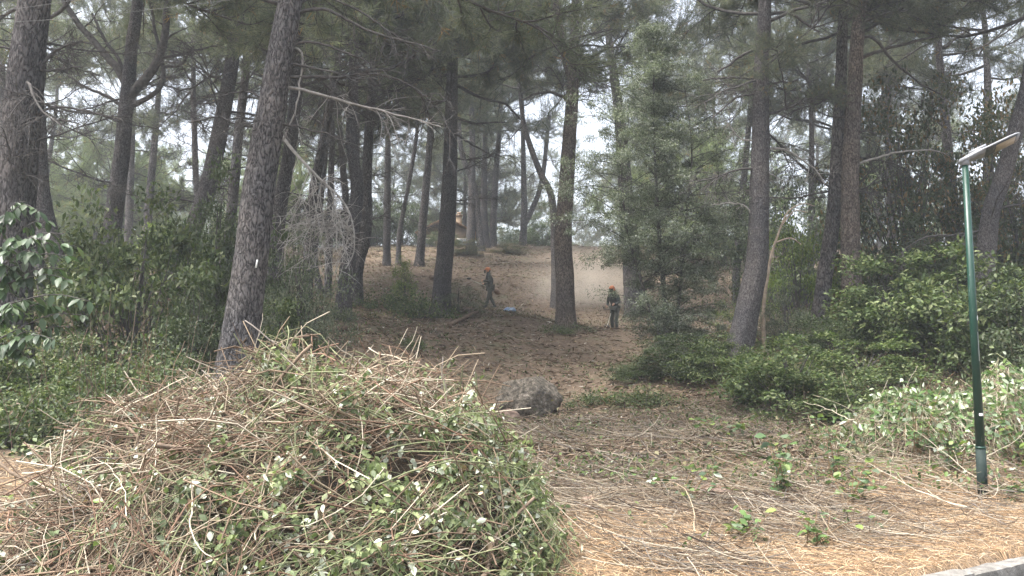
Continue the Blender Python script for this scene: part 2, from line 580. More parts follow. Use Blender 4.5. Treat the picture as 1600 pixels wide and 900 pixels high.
def make_limb(seed, length=3.2, dead=False, fine=1.0, tint=(1, 1, 1)):
    rg = np.random.default_rng(seed)
    wood, leaf = Geo(), Geo()
    up = np.array((0, 0, 1.0))
    main = bezier_like((0, 0, 0), (1, 0, rg.uniform(-.1, .25)), length, 10, up * (rg.uniform(-.02, .09) if not dead else rg.uniform(-.09, .05)), rg)
    tubes(wood, main, np.linspace(0.042, 0.010, 10) * (0.75 if dead else 1), 6)
    tips = []
    nsub = 15 if not dead else 12
    for k in range(nsub):
        f = rg.uniform(0.18 if dead else 0.25, 1.0)
        i = min(int(f * 9), 8)
        p = main[i] + (main[i + 1] - main[i]) * (f * 9 - i)
        axis = unit(main[i + 1] - main[i])
        side = unit(np.cross(axis, up)) * (1 if k % 2 else -1)
        dr = unit(axis * 0.7 + side * rg.uniform(.5, 1.1) + up * rg.uniform(-.35, .4))
        L = length * rg.uniform(.2, .5) * (1.3 - 0.5 * f)
        sub = bezier_like(p, dr, L, 7, up * (rg.uniform(.0, .12) if not dead else rg.uniform(-.14, .06)), rg)
        tubes(wood, sub, np.linspace(0.016, 0.005, 7) * (0.8 if dead else 1), 4)
        for s in range(8 if not dead else 6):
            j = rg.integers(1, 6)
            dr2 = unit(unit(sub[j + 1] - sub[j]) * 0.8 + rand_dirs(1, rg)[0] * 0.8 + up * (0.15 if not dead else -0.15))
            tw = bezier_like(sub[j], dr2, L * rg.uniform(.3, .8), 5, up * (rg.uniform(-.06, .12) if not dead else -.08), rg)
            tubes(wood, tw, np.linspace(0.007, 0.003, 5), 3)
            tips.append(tw)
            if dead:
                for q in range(2):
                    t3 = bezier_like(tw[rg.integers(1, 4)], rand_dirs(1, rg)[0] + dr2, L * .16, 4, up * -.05, rg)
                    tubes(wood, t3, np.linspace(0.004, 0.002, 4), 3)
        tips.append(sub[3:])
    tips.append(main[6:])
    if not dead:
        pos, dr = [], []
        for tw in tips:
            n = len(tw)
            for f in np.linspace(0.12, 1, 8):
                x = f * (n - 1); i = min(int(x), n - 2)
                pos.append(tw[i] + (tw[i + 1] - tw[i]) * (x - i)); dr.append(unit(tw[i + 1] - tw[i]))
        pos = np.array(pos); dr = np.array(dr)
        per = int(8 * fine)
        Pn = np.repeat(pos, per, 0) + rg.normal(size=(len(pos) * per, 3)) * 0.016
        D = np.repeat(dr, per, 0)
        nd = unit(D * rg.uniform(.2, 1.1, (len(D), 1)) + rand_dirs(len(D), rg) * 0.85 + up * 0.05)
        Ln = rg.uniform(.09, .17, len(D))
        s = unit(np.cross(nd, rand_dirs(len(D), rg)))
        w = 0.0042 / math.sqrt(fine)
        mid = Pn + nd * Ln[:, None] * .6
        end = Pn + nd * Ln[:, None] + np.array((0, 0, -1.0)) * (Ln * .10)[:, None]
        V = np.stack([Pn - s * w * .6, Pn + s * w * .6, mid + s * w, end, mid - s * w], 1).reshape(-1, 3)
        i = np.arange(len(D))[:, None] * 5
        q = i + np.array([[0, 1, 2, 4]]); t = i + np.array([[4, 2, 3]])
        tc = NEEDLE_COLS[rg.integers(0, 4, len(pos))] * rg.uniform(.8, 1.25, (len(pos), 1))
        brown = rg.random(len(pos)) < 0.02
        tc[brown] = (0.24, 0.15, 0.07)
        tc = tc * np.array(tint)
        leaf.add(V, q=q, t=t, col=np.repeat(np.repeat(tc, per, 0), 5, 0))
    return wood, leaf


LIMBS = []
for s in range(8):
    w, l = make_limb(100 + s, rng.uniform(3.0, 4.1))
    LIMBS.append((w.mesh('limb', M['limb'], True), l.mesh('needles', M['needles'])))
LIMBS_SUNLIT = []                       # young pines: their sunlight is put into brighter, yellower needle colours
for s in range(3):
    w, l = make_limb(150 + s, rng.uniform(2.7, 3.6), tint=(1.5, 1.65, 1.15))
    LIMBS_SUNLIT.append((w.mesh('limb', M['limb'], True), l.mesh('needles', M['needles'])))
DEADS = []
for s in range(6):
    w, _ = make_limb(200 + s, rng.uniform(1.8, 3.0), dead=True)
    DEADS.append(w.mesh('dead_branch', M['limb'], True))


def smooth_path(pts, K):
    """Catmull-Rom through the points, K samples by arc length"""
    pts = np.asarray(pts, float)
    ext = np.vstack([2 * pts[0] - pts[1], pts, 2 * pts[-1] - pts[-2]])
    out = []
    for i in range(1, len(ext) - 2):
        p0, p1, p2, p3 = ext[i - 1], ext[i], ext[i + 1], ext[i + 2]
        t = np.linspace(0, 1, 24, endpoint=False)[:, None]
        out.append(0.5 * (2 * p1 + (p2 - p0) * t + (2 * p0 - 5 * p1 + 4 * p2 - p3) * t ** 2 + (3 * p1 - p0 - 3 * p2 + p3) * t ** 3))
    out = np.vstack(out + [pts[-1:]])
    s = np.concatenate([[0], np.cumsum(np.linalg.norm(np.diff(out, axis=0), axis=1))])
    u = np.linspace(0, s[-1], K)
    return np.stack([np.interp(u, s, out[:, k]) for k in range(3)], 1)


def trunk_geo(path, radii, seed, ns=22, flare=True):
    g = Geo()
    K = len(path)
    rg = np.random.default_rng(seed)
    tan = unit(np.gradient(path, axis=0))
    ref = np.array((1.0, 0, 0))
    n2 = unit(np.cross(tan, ref)); n1 = np.cross(n2, tan)
    a = np.arange(ns) / ns * 2 * np.pi
    arc = np.concatenate([[0], np.cumsum(np.linalg.norm(np.diff(path, axis=0), axis=1))])
    A, S = np.meshgrid(a, arc)
    ph = rg.uniform(0, 6.28, 4)
    lob = 1 + 0.035 * np.sin(2 * A + ph[0] + S * .35) + 0.03 * np.sin(3 * A + ph[1] - S * .2)
    ca, sa = np.cos(A) * 2.2, np.sin(A) * 2.2
    lob = lob + 0.13 * vnoise(ca * 2.1 + 9 * ph[2], S * 2.0 + sa * 2.4, seed) + 0.06 * vnoise(ca * 5 + 3 * ph[2], S * 5 + sa * 5, seed + 1)
    if flare:
        fl = np.exp(-S / 0.5)
        lob = lob + fl * (0.38 + 0.24 * np.sin(5 * A + ph[3]))
    rr = radii[:, None] * lob
    V = path[:, None, :] + rr[..., None] * (n1[:, None, :] * np.cos(A)[..., None] + n2[:, None, :] * np.sin(A)[..., None])
    i = np.arange(K - 1)[:, None] * ns; s = np.arange(ns)[None]; s2 = (s + 1) % ns
    q = np.stack([i + s, i + s2, i + ns + s2, i + ns + s], -1).reshape(-1, 4)
    g.add(V.reshape(-1, 3), q=q)
    return g


def place_limb(parent, base, p, az, el, sc, kind, rg):
    rot = (rg.uniform(-.5, .5), -el, az)
    if kind == 'dead':
        return link('dead_branch', DEADS[rg.integers(len(DEADS))], parent, p - base, rot, sc)
    src = LIMBS_SUNLIT if kind == 'lighter' else LIMBS
    w, l = src[rg.integers(len(src))]
    o = link('limb', w, parent, p - base, rot, sc)
    f = link('needles', l, parent, p - base, rot, sc)
    return o


def pine(label, pix, d, wpx, height=15.0, crown_y=170, nlimb=20, ndead=7, seed=0, dead_y=(380, 120), bark='bark', lean=None,
         group=None, forks=(), limbs=(), dd=0.0, crown_w=1.0, min_clear=3.5, name='pine_tree', live='live'):
    """pix: the trunk's pixels from the ground up; d metres ahead; wpx: its width in pixels near the ground"""
    rg = np.random.default_rng(seed + 1000)
    if bark == 'bark': bark = ('bark', 'bark_dark', 'bark_fine')[seed % 3]
    pts = [P(x, y, d + dd * k) for k, (x, y) in enumerate(pix)]
    gx, gy = pts[0][0], pts[0][1]
    gz = hz(gx, gy)
    base = np.array((gx, gy, gz))
    pts = [q for q in pts if q[2] > gz + 0.8]
    pts = [base + np.array((0, 0, -0.25)), base + (np.array(pts[0]) - base) * 0.12] + pts
    r0 = wpx / F * d * 0.5
    top = gz + height
    if pts[-1][2] < top:
        dv = unit(pts[-1] - pts[-2]) if lean is None else unit(np.array((*lean, 1.0)))
        dv = unit(dv * np.array((0.6, 0.6, 1)))
        rest = top - pts[-1][2]
        pts.append(pts[-1] + dv * rest * 0.5 + np.array((rg.normal() * .15, rg.normal() * .15, 0)))
        pts.append(pts[-1] + unit(dv + np.array((rg.normal() * .1, rg.normal() * .1, 0))) * rest * 0.5)
    K = 64 if not group else 36
    path = smooth_path(pts, K)
    f = np.linspace(0, 1, K)
    radii = r0 * (1 - 0.86 * f ** 1.25)
    root = empty(name, base, label, 'tree', group)
    link('trunk', trunk_geo(path - base, radii, seed, 22 if not group else 12).mesh('trunk', M[bark], True), root)
    for k, fk in enumerate(forks):           # further stems: pixel polyline, start width, end width
        fp = smooth_path([P(x, y, d + fk.get('dd', 0) * i) for i, (x, y) in enumerate(fk['pix'])], 40)
        w = np.linspace(fk['w'][0], fk['w'][1], 40) / F * d * 0.5
        link('trunk', trunk_geo(fp - base, w, seed + 5 + k, 16, False).mesh('trunk', M[bark], True), root)
    crown = link('crown', None, root)
    for lb in limbs:                          # limbs the photograph shows one by one
        custom_limb(crown, base, lb, d, rg)
    zc = P(800, crown_y, d)[2]
    zc = max(zc, gz + min_clear)
    zs = path[:, 2]
    nlimb = int(nlimb * (0.85 if group else 1.1))
    ndead = int(ndead * 1.5)
    for k in range(nlimb):
        t = ((k + rg.uniform(0, 1)) / nlimb)
        z = zc + (top - 0.3 - zc) * t
        i = int(np.clip(np.searchsorted(zs, z), 1, K - 1))
        p = path[i]
        az = k * 2.4 + rg.uniform(-.5, .5)
        el = R(-5) + R(60) * t ** 2 + rg.uniform(-.25, .2)
        sc = (1.1 - 0.6 * t ** 2) * rg.uniform(.85, 1.35) * crown_w
        place_limb(crown, base, p, az, el, sc, live, rg)
    place_limb(crown, base, path[-1] - np.array((0, 0, .3)), 0, R(80), 0.5, 'live', rg)
    z0, z1 = P(800, dead_y[0], d)[2], P(800, dead_y[1], d)[2]
    z0 = max(z0, gz + 2.0)
    for k in range(ndead):
        z = rg.uniform(z0, max(z1, z0 + 1))
        i = int(np.clip(np.searchsorted(zs, z), 1, K - 1))
        place_limb(crown, base, path[i], rg.uniform(0, 6.28), rg.uniform(-.35, .35), rg.uniform(.4, 1.1), 'dead', rg)
    return root, path, base


def custom_limb(parent, base, lb, d, rg):
    """a limb along pixels (x, y, extra depth), with small dead twigs of its own"""
    pts = [P(q[0], q[1], d + (q[2] if len(q) > 2 else 0)) for q in lb['pix']]
    path = smooth_path(pts, 26)
    path[1:] += np.cumsum(rg.normal(size=(25, 3)) * 0.008, 0)
    w0, w1 = lb['w']
    g = Geo()
    tubes(g, path - base, np.linspace(w0, w1, 26) / F * d * 0.5, 7)
    L = np.linalg.norm(path[-1] - path[0])
    for k in range(lb.get('twigs', 9)):
        i = rg.integers(6, 25)
        ax = unit(path[i] - path[i - 1])
        dr = unit(ax * .6 + rand_dirs(1, rg)[0] * .9 + np.array((0, 0, lb.get('tz', -.1))))
        tw = bezier_like(path[i] - base, dr, rg.uniform(.12, .42) * min(L, 2.4), 7, np.array((0, 0, lb.get('tz', -.04) * .5)), rg)
        tubes(g, tw, np.linspace(max(w1 * .5 / F * d * .5, .006), .003, 7), 4)
        for s in range(4):
            t2 = bezier_like(tw[rg.integers(2, 6)], unit(dr + rand_dirs(1, rg)[0]), rg.uniform(.12, .35), 5, np.array((0, 0, -.03)), rg)
            tubes(g, t2, np.linspace(.0045, .002, 5), 3)
    link('limb', g.mesh('limb', M[lb.get('mat', 'limb')], True), parent)
    if lb.get('leafy', False):
        for k in range(lb['leafy']):
            i = rg.integers(12, 26)
            place_limb(parent, base, path[i], rg.uniform(0, 6.28), rg.uniform(-.2, .5), rg.uniform(.4, .7), 'live', rg)


# ------------------------------------------------------------------ the pines one can tell apart
pine('thick grey pine trunk at the left edge, rising behind the broad-leaved sapling', [(12, 640), (14, 480), (20, 340), (27, 250), (40, 120), (55, 0)], 13, 70, 14, -60, 14, 6, 1,
     limbs=[dict(pix=[(65, 105), (85, 80), (125, 65)], w=(6, 3)), dict(pix=[(62, 110), (95, 108), (125, 107)], w=(5, 2)),
            dict(pix=[(45, 200), (60, 180), (100, 165), (190, 185)], w=(5, 2), mat='limb', twigs=14)], dead_y=(330, 60))
pine('double-stemmed dark pine with bowed legs behind the broad-leaved sapling', [(86, 580), (90, 500), (104, 458), (95, 410), (76, 360), (64, 300), (60, 200)], 17, 30, 12, 60, 12, 4, 35,
     forks=[dict(pix=[(88, 520), (74, 478), (68, 440), (56, 400), (38, 350), (26, 290), (18, 200)], w=(22, 14))])
pine('dark pine at left splitting into several curving limbs like a candelabra', [(165, 470), (170, 400), (188, 260), (198, 150), (207, 60), (215, 0)], 20, 29, 14, -30, 14, 4, 2,
     limbs=[dict(pix=[(200, 140), (185, 105), (150, 62), (130, 40), (105, 0)], w=(14, 8), twigs=9),
            dict(pix=[(203, 150), (235, 115), (250, 80), (256, 45), (262, -20)], w=(16, 10), twigs=8),
            dict(pix=[(200, 168), (235, 150), (253, 125), (250, 90), (240, 40), (232, 0)], w=(9, 4), twigs=7),
            dict(pix=[(200, 140), (188, 95), (165, 60), (148, 20)], w=(7, 4), twigs=7),
            dict(pix=[(190, 165), (165, 152), (130, 138), (108, 122)], w=(6, 3), twigs=7),
            dict(pix=[(188, 192), (160, 180), (110, 175), (50, 160)], w=(5, 2), twigs=10),
            dict(pix=[(255, 90), (300, 80), (350, 70)], w=(5, 2)), dict(pix=[(255, 105), (285, 98), (302, 75)], w=(5, 2))])
pine('slim straight pine just right of the candelabra pine', [(198, 440), (202, 330), (207, 200), (212, 90)], 40, 13, 17, 190, 16, 7, 3)
pine('second slim pine right of the candelabra pine, leaning slightly right', [(226, 430), (232, 330), (246, 170), (252, 60)], 38, 14, 17, 190, 16, 8, 4)
pine('pine with a strong lean to the right, left of the big foreground trunk', [(268, 460), (290, 390), (322, 300), (345, 200), (365, 80), (374, 0)], 20, 29, 15, 10, 16, 10, 5,
     limbs=[dict(pix=[(355, 130), (330, 120), (300, 135), (275, 140)], w=(5, 2)), dict(pix=[(362, 60), (340, 50), (318, 36)], w=(5, 2))])
pine('pale thin pine stem behind the right-leaning pine', [(312, 440), (312, 380), (305, 250), (302, 120)], 34, 12, 17, 180, 14, 7, 6)
pine('straight pine directly left of the big foreground trunk', [(352, 420), (362, 330), (373, 210), (385, 90)], 29, 19, 17, 170, 16, 8, 7)
T9, path9, base9 = pine('big grey foreground pine trunk rising behind the brush pile, with a white blaze', [(362, 615), (370, 560), (388, 440), (404, 300), (428, 150), (445, 50), (456, -30)], 12, 58, 14, -40, 14, 3, 8, dead_y=(200, -50), bark='bark_grey',
     limbs=[dict(pix=[(452, 30), (480, 14), (520, 14), (580, 42), (640, 58), (700, 75)], w=(7, 2), twigs=20, tz=-.25),
            dict(pix=[(440, 85), (470, 66), (530, 78), (575, 100)], w=(6, 2), twigs=14, tz=-.2),
            dict(pix=[(440, 100), (480, 104), (530, 112), (565, 124)], w=(5, 2), twigs=12),
            dict(pix=[(432, 136), (480, 140), (540, 158), (600, 174), (680, 195)], w=(6, 2), twigs=18, tz=-.2, mat='dead'),
            dict(pix=[(425, 190), (470, 198), (510, 204), (550, 225)], w=(4, 2), twigs=10),
            dict(pix=[(448, 20), (500, -5), (560, 20), (620, 60), (660, 90)], w=(5, 2), twigs=16, tz=-.2),
            dict(pix=[(420, 170), (400, 150), (375, 146), (340, 150)], w=(4, 2), twigs=10),
            dict(pix=[(435, 70), (470, 80), (468, 140), (455, 190), (440, 225)], w=(4, 2.5), mat='dead', twigs=6),
            dict(pix=[(418, 195), (380, 200), (340, 190), (300, 200)], w=(4, 2), twigs=12)])
pine('dark pine half hidden behind the big foreground trunk', [(425, 480), (436, 330), (452, 240), (463, 130), (470, 20)], 22, 25, 15, 90, 16, 9, 9)
pine('short straight pine seen behind the pale dead branches', [(478, 475), (482, 400), (490, 300), (520, 130)], 26, 17, 15, 150, 14, 9, 10)
pine('dark pine rising from behind the top of the brush pile', [(534, 510), (545, 400), (558, 300), (549, 220), (552, 120)], 22, 24, 15, 120, 18, 9, 11)
pine('pine with a kinked lower stem, right behind the pine at the brush pile top', [(556, 450), (558, 420), (572, 360), (573, 280), (578, 180), (585, 90)], 27, 20, 16, 150, 16, 9, 12)
pine('thin dark pine between the kinked pine and the big foreground trunk', [(513, 430), (516, 330), (519, 220), (526, 100)], 34, 12, 17, 180, 15, 6, 13)
pine('thin straight pine on the slope, right of the kinked pine', [(604, 414), (605, 320), (606, 220), (608, 120)], 44, 12, 18, 200, 16, 6, 14)
pine('very thin pine bending to the right beside the thin straight pine', [(622, 412), (625, 360), (640, 280), (652, 200)], 46, 8, 17, 200, 12, 4, 15)
pine('slim pine leaning right, just left of the tall mid-slope pine', [(655, 407), (662, 330), (671, 230), (676, 120)], 44, 14, 18, 190, 16, 5, 16)
pine('tall mid-slope pine left of the worker with the raised brushcutter', [(687, 464), (697, 370), (703, 260), (706, 140), (708, 90)], 27, 29, 15, 130, 22, 5, 17,
     limbs=[dict(pix=[(706, 180), (740, 192), (790, 190)], w=(5, 2)), dict(pix=[(706, 150), (680, 165), (660, 180)], w=(5, 2)), dict(pix=[(708, 130), (745, 150), (790, 165), (815, 190)], w=(6, 3)),
            dict(pix=[(708, 205), (735, 225), (775, 248)], w=(4, 2))])
pine('leftmost pine of the clump on the crest by the small house', [(735, 392), (737, 320), (738, 230), (737, 150)], 54, 14, 17, 210, 15, 5, 18)
pine('curved pine of the crest clump, bowed to the left', [(752, 394), (747, 345), (740, 290), (722, 240), (716, 180)], 54, 12, 16, 210, 12, 4, 19)
pine('middle pine of the crest clump', [(760, 388), (756, 340), (757, 250), (760, 150)], 56, 12, 17, 210, 14, 4, 20)
pine('rightmost pine of the crest clump, leaning slightly right', [(770, 385), (773, 300), (779, 220), (786, 130)], 57, 11, 17, 210, 14, 4, 21)
pine('lone forked pine standing on the crest right of the clump', [(817, 385), (819, 330), (818, 260), (816, 150)], 58, 11, 17, 200, 14, 4, 22,
     forks=[dict(pix=[(819, 352), (832, 325), (842, 300), (850, 260), (858, 180)], w=(9, 6))])
pine('scaly brown pine in the middle of the cleared slope', [(885, 508), (883, 440), (880, 370), (887, 260), (895, 130), (897, 60), (902, -40)], 26, 31, 15, 80, 20, 6, 23, bark='bark_brown',
     forks=[dict(pix=[(893, 120), (878, 60), (868, 0), (862, -80), (858, -150)], w=(17, 9))],
     limbs=[dict(pix=[(888, 155), (862, 145), (835, 148), (815, 158)], w=(6, 3)), dict(pix=[(893, 60), (930, 50), (960, 45)], w=(5, 2)), dict(pix=[(872, 65), (845, 55), (815, 40)], w=(4, 2)),
            dict(pix=[(880, 30), (850, 10), (820, 15)], w=(4, 2))], dead_y=(200, 20))
pine('bent pine arching left behind the scaly brown pine', [(868, 470), (867, 390), (862, 310), (842, 265), (820, 200), (812, 140)], 36, 14, 15, 160, 14, 4, 24)
pine('dark pine hidden behind the silvery small-leaved tree', [(992, 490), (986, 400), (978, 300), (968, 180)], 35, 30, 16, 140, 20, 6, 25)
pine('tall dark pine right of the silvery small-leaved tree, its base leaning', [(1150, 565), (1165, 500), (1183, 400), (1188, 250), (1190, 100), (1195, 0)], 18, 38, 14, 60, 18, 6, 26,
     limbs=[dict(pix=[(1188, 75), (1160, 85), (1120, 108)], w=(6, 3)), dict(pix=[(1188, 122), (1150, 120), (1100, 126)], w=(5, 2)), dict(pix=[(1186, 145), (1150, 150), (1110, 180)], w=(4, 2)),
            dict(pix=[(1188, 135), (1215, 128), (1250, 126)], w=(5, 2)), dict(pix=[(1190, 180), (1215, 175), (1250, 160)], w=(6, 3), leafy=2), dict(pix=[(1190, 22), (1230, 20), (1280, 50)], w=(7, 3)),
            dict(pix=[(1186, 235), (1225, 235), (1270, 265), (1285, 290)], w=(4, 2), mat='dead'), dict(pix=[(1182, 220), (1160, 215), (1140, 190)], w=(3, 1.5), mat='dead'),
            dict(pix=[(1185, 265), (1210, 275), (1228, 285)], w=(3, 1.5), mat='dead'), dict(pix=[(1178, 340), (1160, 318), (1110, 318)], w=(2.5, 1.5), mat='dead')], dead_y=(300, 60))
pine('thin pine behind the tall dark pine, right of the silvery tree', [(1150, 430), (1158, 330), (1168, 220), (1178, 100)], 36, 13, 17, 170, 14, 6, 27)
pine('left one of the two close-set pines at right', [(1280, 530), (1288, 440), (1302, 340), (1310, 220), (1316, 60)], 21, 26, 15, 90, 18, 5, 28)
pine('right one of the two close-set pines, straight with straw hanging at its foot', [(1336, 540), (1330, 430), (1328, 300), (1334, 150), (1341, 40), (1345, -40)], 19, 31, 15, 60, 20, 4, 29, bark='bark_brown',
     limbs=[dict(pix=[(1342, 92), (1380, 80), (1410, 72), (1460, 55)], w=(7, 3)), dict(pix=[(1335, 258), (1365, 246), (1410, 235), (1475, 232)], w=(4, 2), mat='dead', twigs=4),
            dict(pix=[(1340, 62), (1365, 60), (1400, 100), (1440, 135), (1470, 150)], w=(6, 2)), dict(pix=[(1342, 20), (1370, 25), (1390, 30)], w=(4, 2))])
pine('slender dark pine with a side fork, left of the street lamp', [(1492, 520), (1488, 330), (1478, 200), (1468, 90), (1462, 0)], 25, 20, 15, 90, 16, 7, 30,
     limbs=[dict(pix=[(1474, 75), (1490, 62), (1505, 52)], w=(7, 4)), dict(pix=[(1468, 45), (1440, 30), (1420, 0)], w=(5, 3)), dict(pix=[(1470, 40), (1520, 45), (1560, 46)], w=(4, 2))])
pine('dim pine behind the lamp head', [(1548, 500), (1546, 330), (1545, 200), (1540, 60)], 30, 17, 16, 130, 16, 6, 31)
pine('leaning pine at the right edge beyond the street lamp', [(1528, 520), (1545, 350), (1565, 280), (1585, 210), (1610, 100)], 18, 30, 13, 60, 16, 4, 32)
pine('dark thin pine between the two close-set pines and the lamp', [(1395, 500), (1392, 330), (1388, 200), (1390, 60)], 33, 15, 16, 150, 16, 6, 33)
pine('thin pine at the far left edge beyond the double-stemmed pine', [(8, 470), (8, 300), (4, 160), (2, 40)], 28, 16, 16, 160, 16, 6, 34)

# pines filling the wood behind, none of which stands out
brg = np.random.default_rng(77)
spots = []
for k in range(46):
    y = brg.uniform(50, 105) if k > 12 else brg.uniform(32, 48)
    spots.append((brg.uniform(-.72, .72) * y, y))
for k in range(16):                              # a lower, greener belt beyond the left of the clearing and the right
    y = brg.uniform(44, 66)
    f = brg.uniform(-.62, -.30) if k < 10 else brg.uniform(.2, .6)
    spots.append((f * y, y))
for k, (x, y) in enumerate(spots):
    px = 800 + x / y * F
    if k < 46 and 60 < px < 350 and y < 80:          # open sky shows through here
        y = brg.uniform(85, 105)
        x = (px - 800) / F * y
    if y < 60 and 560 < px < 1000:
        y = brg.uniform(62, 80)
        x = (px - 800) / F * y
    z = hz(x, y)
    hgt = brg.uniform(12, 17) if k < 46 else brg.uniform(5, 7.5)
    py0 = 450 - F * math.tan(math.atan2(z - EYE, y) - PITCH)
    ptop = [(px, py0), (px + brg.normal() * 6, py0 - 60), (px + brg.normal() * 10, py0 - 150)]
    pine('pine deep in the wood behind, half hidden by nearer trees', ptop, y, brg.uniform(.28, .42) / y * F, hgt, 1000, 17, 3, 300 + k, dead_y=(py0 - 50, py0 - 130),
         group='pines deep in the wood', min_clear=(brg.uniform(.5, 2.0) if k >= 46 else brg.uniform(2.0, 5.0) if y > 58 else brg.uniform(6, 8)), crown_w=1.15, live='lighter' if k >= 46 else 'live')

# ------------------------------------------------------------------ small house on the crest
mwall = mat_noise('ochre_plaster', [(0.3, (0.2, 0.145, 0.095)), (0.7, (0.3, 0.225, 0.155))], 3, 0.9, 0.2)
mroof = mat_noise('roof_tiles', [(0.3, (0.30, 0.17, 0.10)), (0.7, (0.52, 0.34, 0.22))], 6, 0.85, 0.3)
mglass = mat_plain('window_glass', (0.16, 0.18, 0.2), 0.35, 0.0, 0.4)
mdark = mat_plain('dark_door', (0.10, 0.08, 0.07), 0.7)


def boxg(g, c, s, col=None):
    c = np.array(c, float); s = np.array(s, float) / 2
    V = np.array([c + s * np.array((i, j, k)) for i in (-1, 1) for j in (-1, 1) for k in (-1, 1)])
    g.add(V, q=[(0, 1, 3, 2), (4, 6, 7, 5), (0, 4, 5, 1), (2, 3, 7, 6), (0, 2, 6, 4), (1, 5, 7, 3)], col=col)
    return g


hp = P(700, 372, 60)
hzz = hz(hp[0], 60)
house = empty('small_house', (hp[0], 60, hzz - 1.5), 'small ochre house with tiled roof half hidden behind trunks on the crest', 'house')
W2, D2, HH = 1.7, 1.7, 2.5
link('wall', boxg(Geo(), (0, 0, HH / 2), (2 * W2, 2 * D2, HH)).mesh('wall', mwall), house)
roofo = link('roof', None, house)
for sgn in (-1, 1):
    for r in range(7):                      # courses of tiles, each its own strip
        f0, f1 = r / 7, (r + 1.25) / 7
        g = Geo()
        xa, xb = sgn * (W2 + .55) * (1 - f0), sgn * (W2 + .55) * (1 - min(f1, 1))
        za, zb = HH - .1 + 1.15 * f0 + .03, HH - .1 + 1.15 * min(f1, 1)
        n = 14
        ys = np.linspace(-D2 - .4, D2 + .4, n * 4 + 1)
        wav = 0.035 * np.abs(np.sin(np.arange(n * 4 + 1) / 4 * np.pi))
        A = np.stack([np.full_like(ys, xa), ys, za + wav], 1); B = np.stack([np.full_like(ys, xb), ys, zb + wav], 1)
        A2 = A - (0, 0, .07); B2 = B - (0, 0, .07)
        m_ = len(ys); i = np.arange(m_ - 1)
        q = np.concatenate([np.stack([i, i + 1, i + 1 + m_, i + m_], 1), np.stack([i + 2 * m_, i + 3 * m_, i + 1 + 3 * m_, i + 1 + 2 * m_], 1), np.stack([i, i + 2 * m_, i + 2 * m_ + 1, i + 1], 1)])
        g.add(np.concatenate([A, B, A2, B2]), q=q)
        link('tile_course', g.mesh('tile_course', mroof), roofo)
g = Geo()
g.add([(-W2, -D2 - .003, HH), (W2, -D2 - .003, HH), (0, -D2 - .003, HH + 1.0), (-W2, D2, HH), (W2, D2, HH), (0, D2, HH + 1.0)], t=[(0, 1, 2), (3, 5, 4)], q=[(0, 2, 5, 3), (1, 4, 5, 2)])
link('gable', g.mesh('gable', mwall), house)
g = boxg(Geo(), (.8, 0.4, HH + .9), (.42, .42, 1.3)); boxg(g, (.8, 0.4, HH + 1.6), (.55, .55, .1)); boxg(g, (.8, .4, HH + 1.75), (.3, .3, .2))
link('chimney', g.mesh('chimney', mwall), house)
for wx in (-1.3, 1.25):
    w_ = link('window', boxg(Geo(), (wx, -D2 - .02, 1.45), (.95, .08, 1.15)).mesh('window', mat_plain('window_frame', (.55, .5, .44), .6)), house)
    for sx in (-.2, .2):
        link('pane', boxg(Geo(), (wx + sx, -D2 - .065, 1.45), (.36, .02, 1.0)).mesh('pane', mglass), w_)
link('door', boxg(Geo(), (0, -D2 - .02, 1.0), (.85, .08, 2.0)).mesh('door', mdark), house)

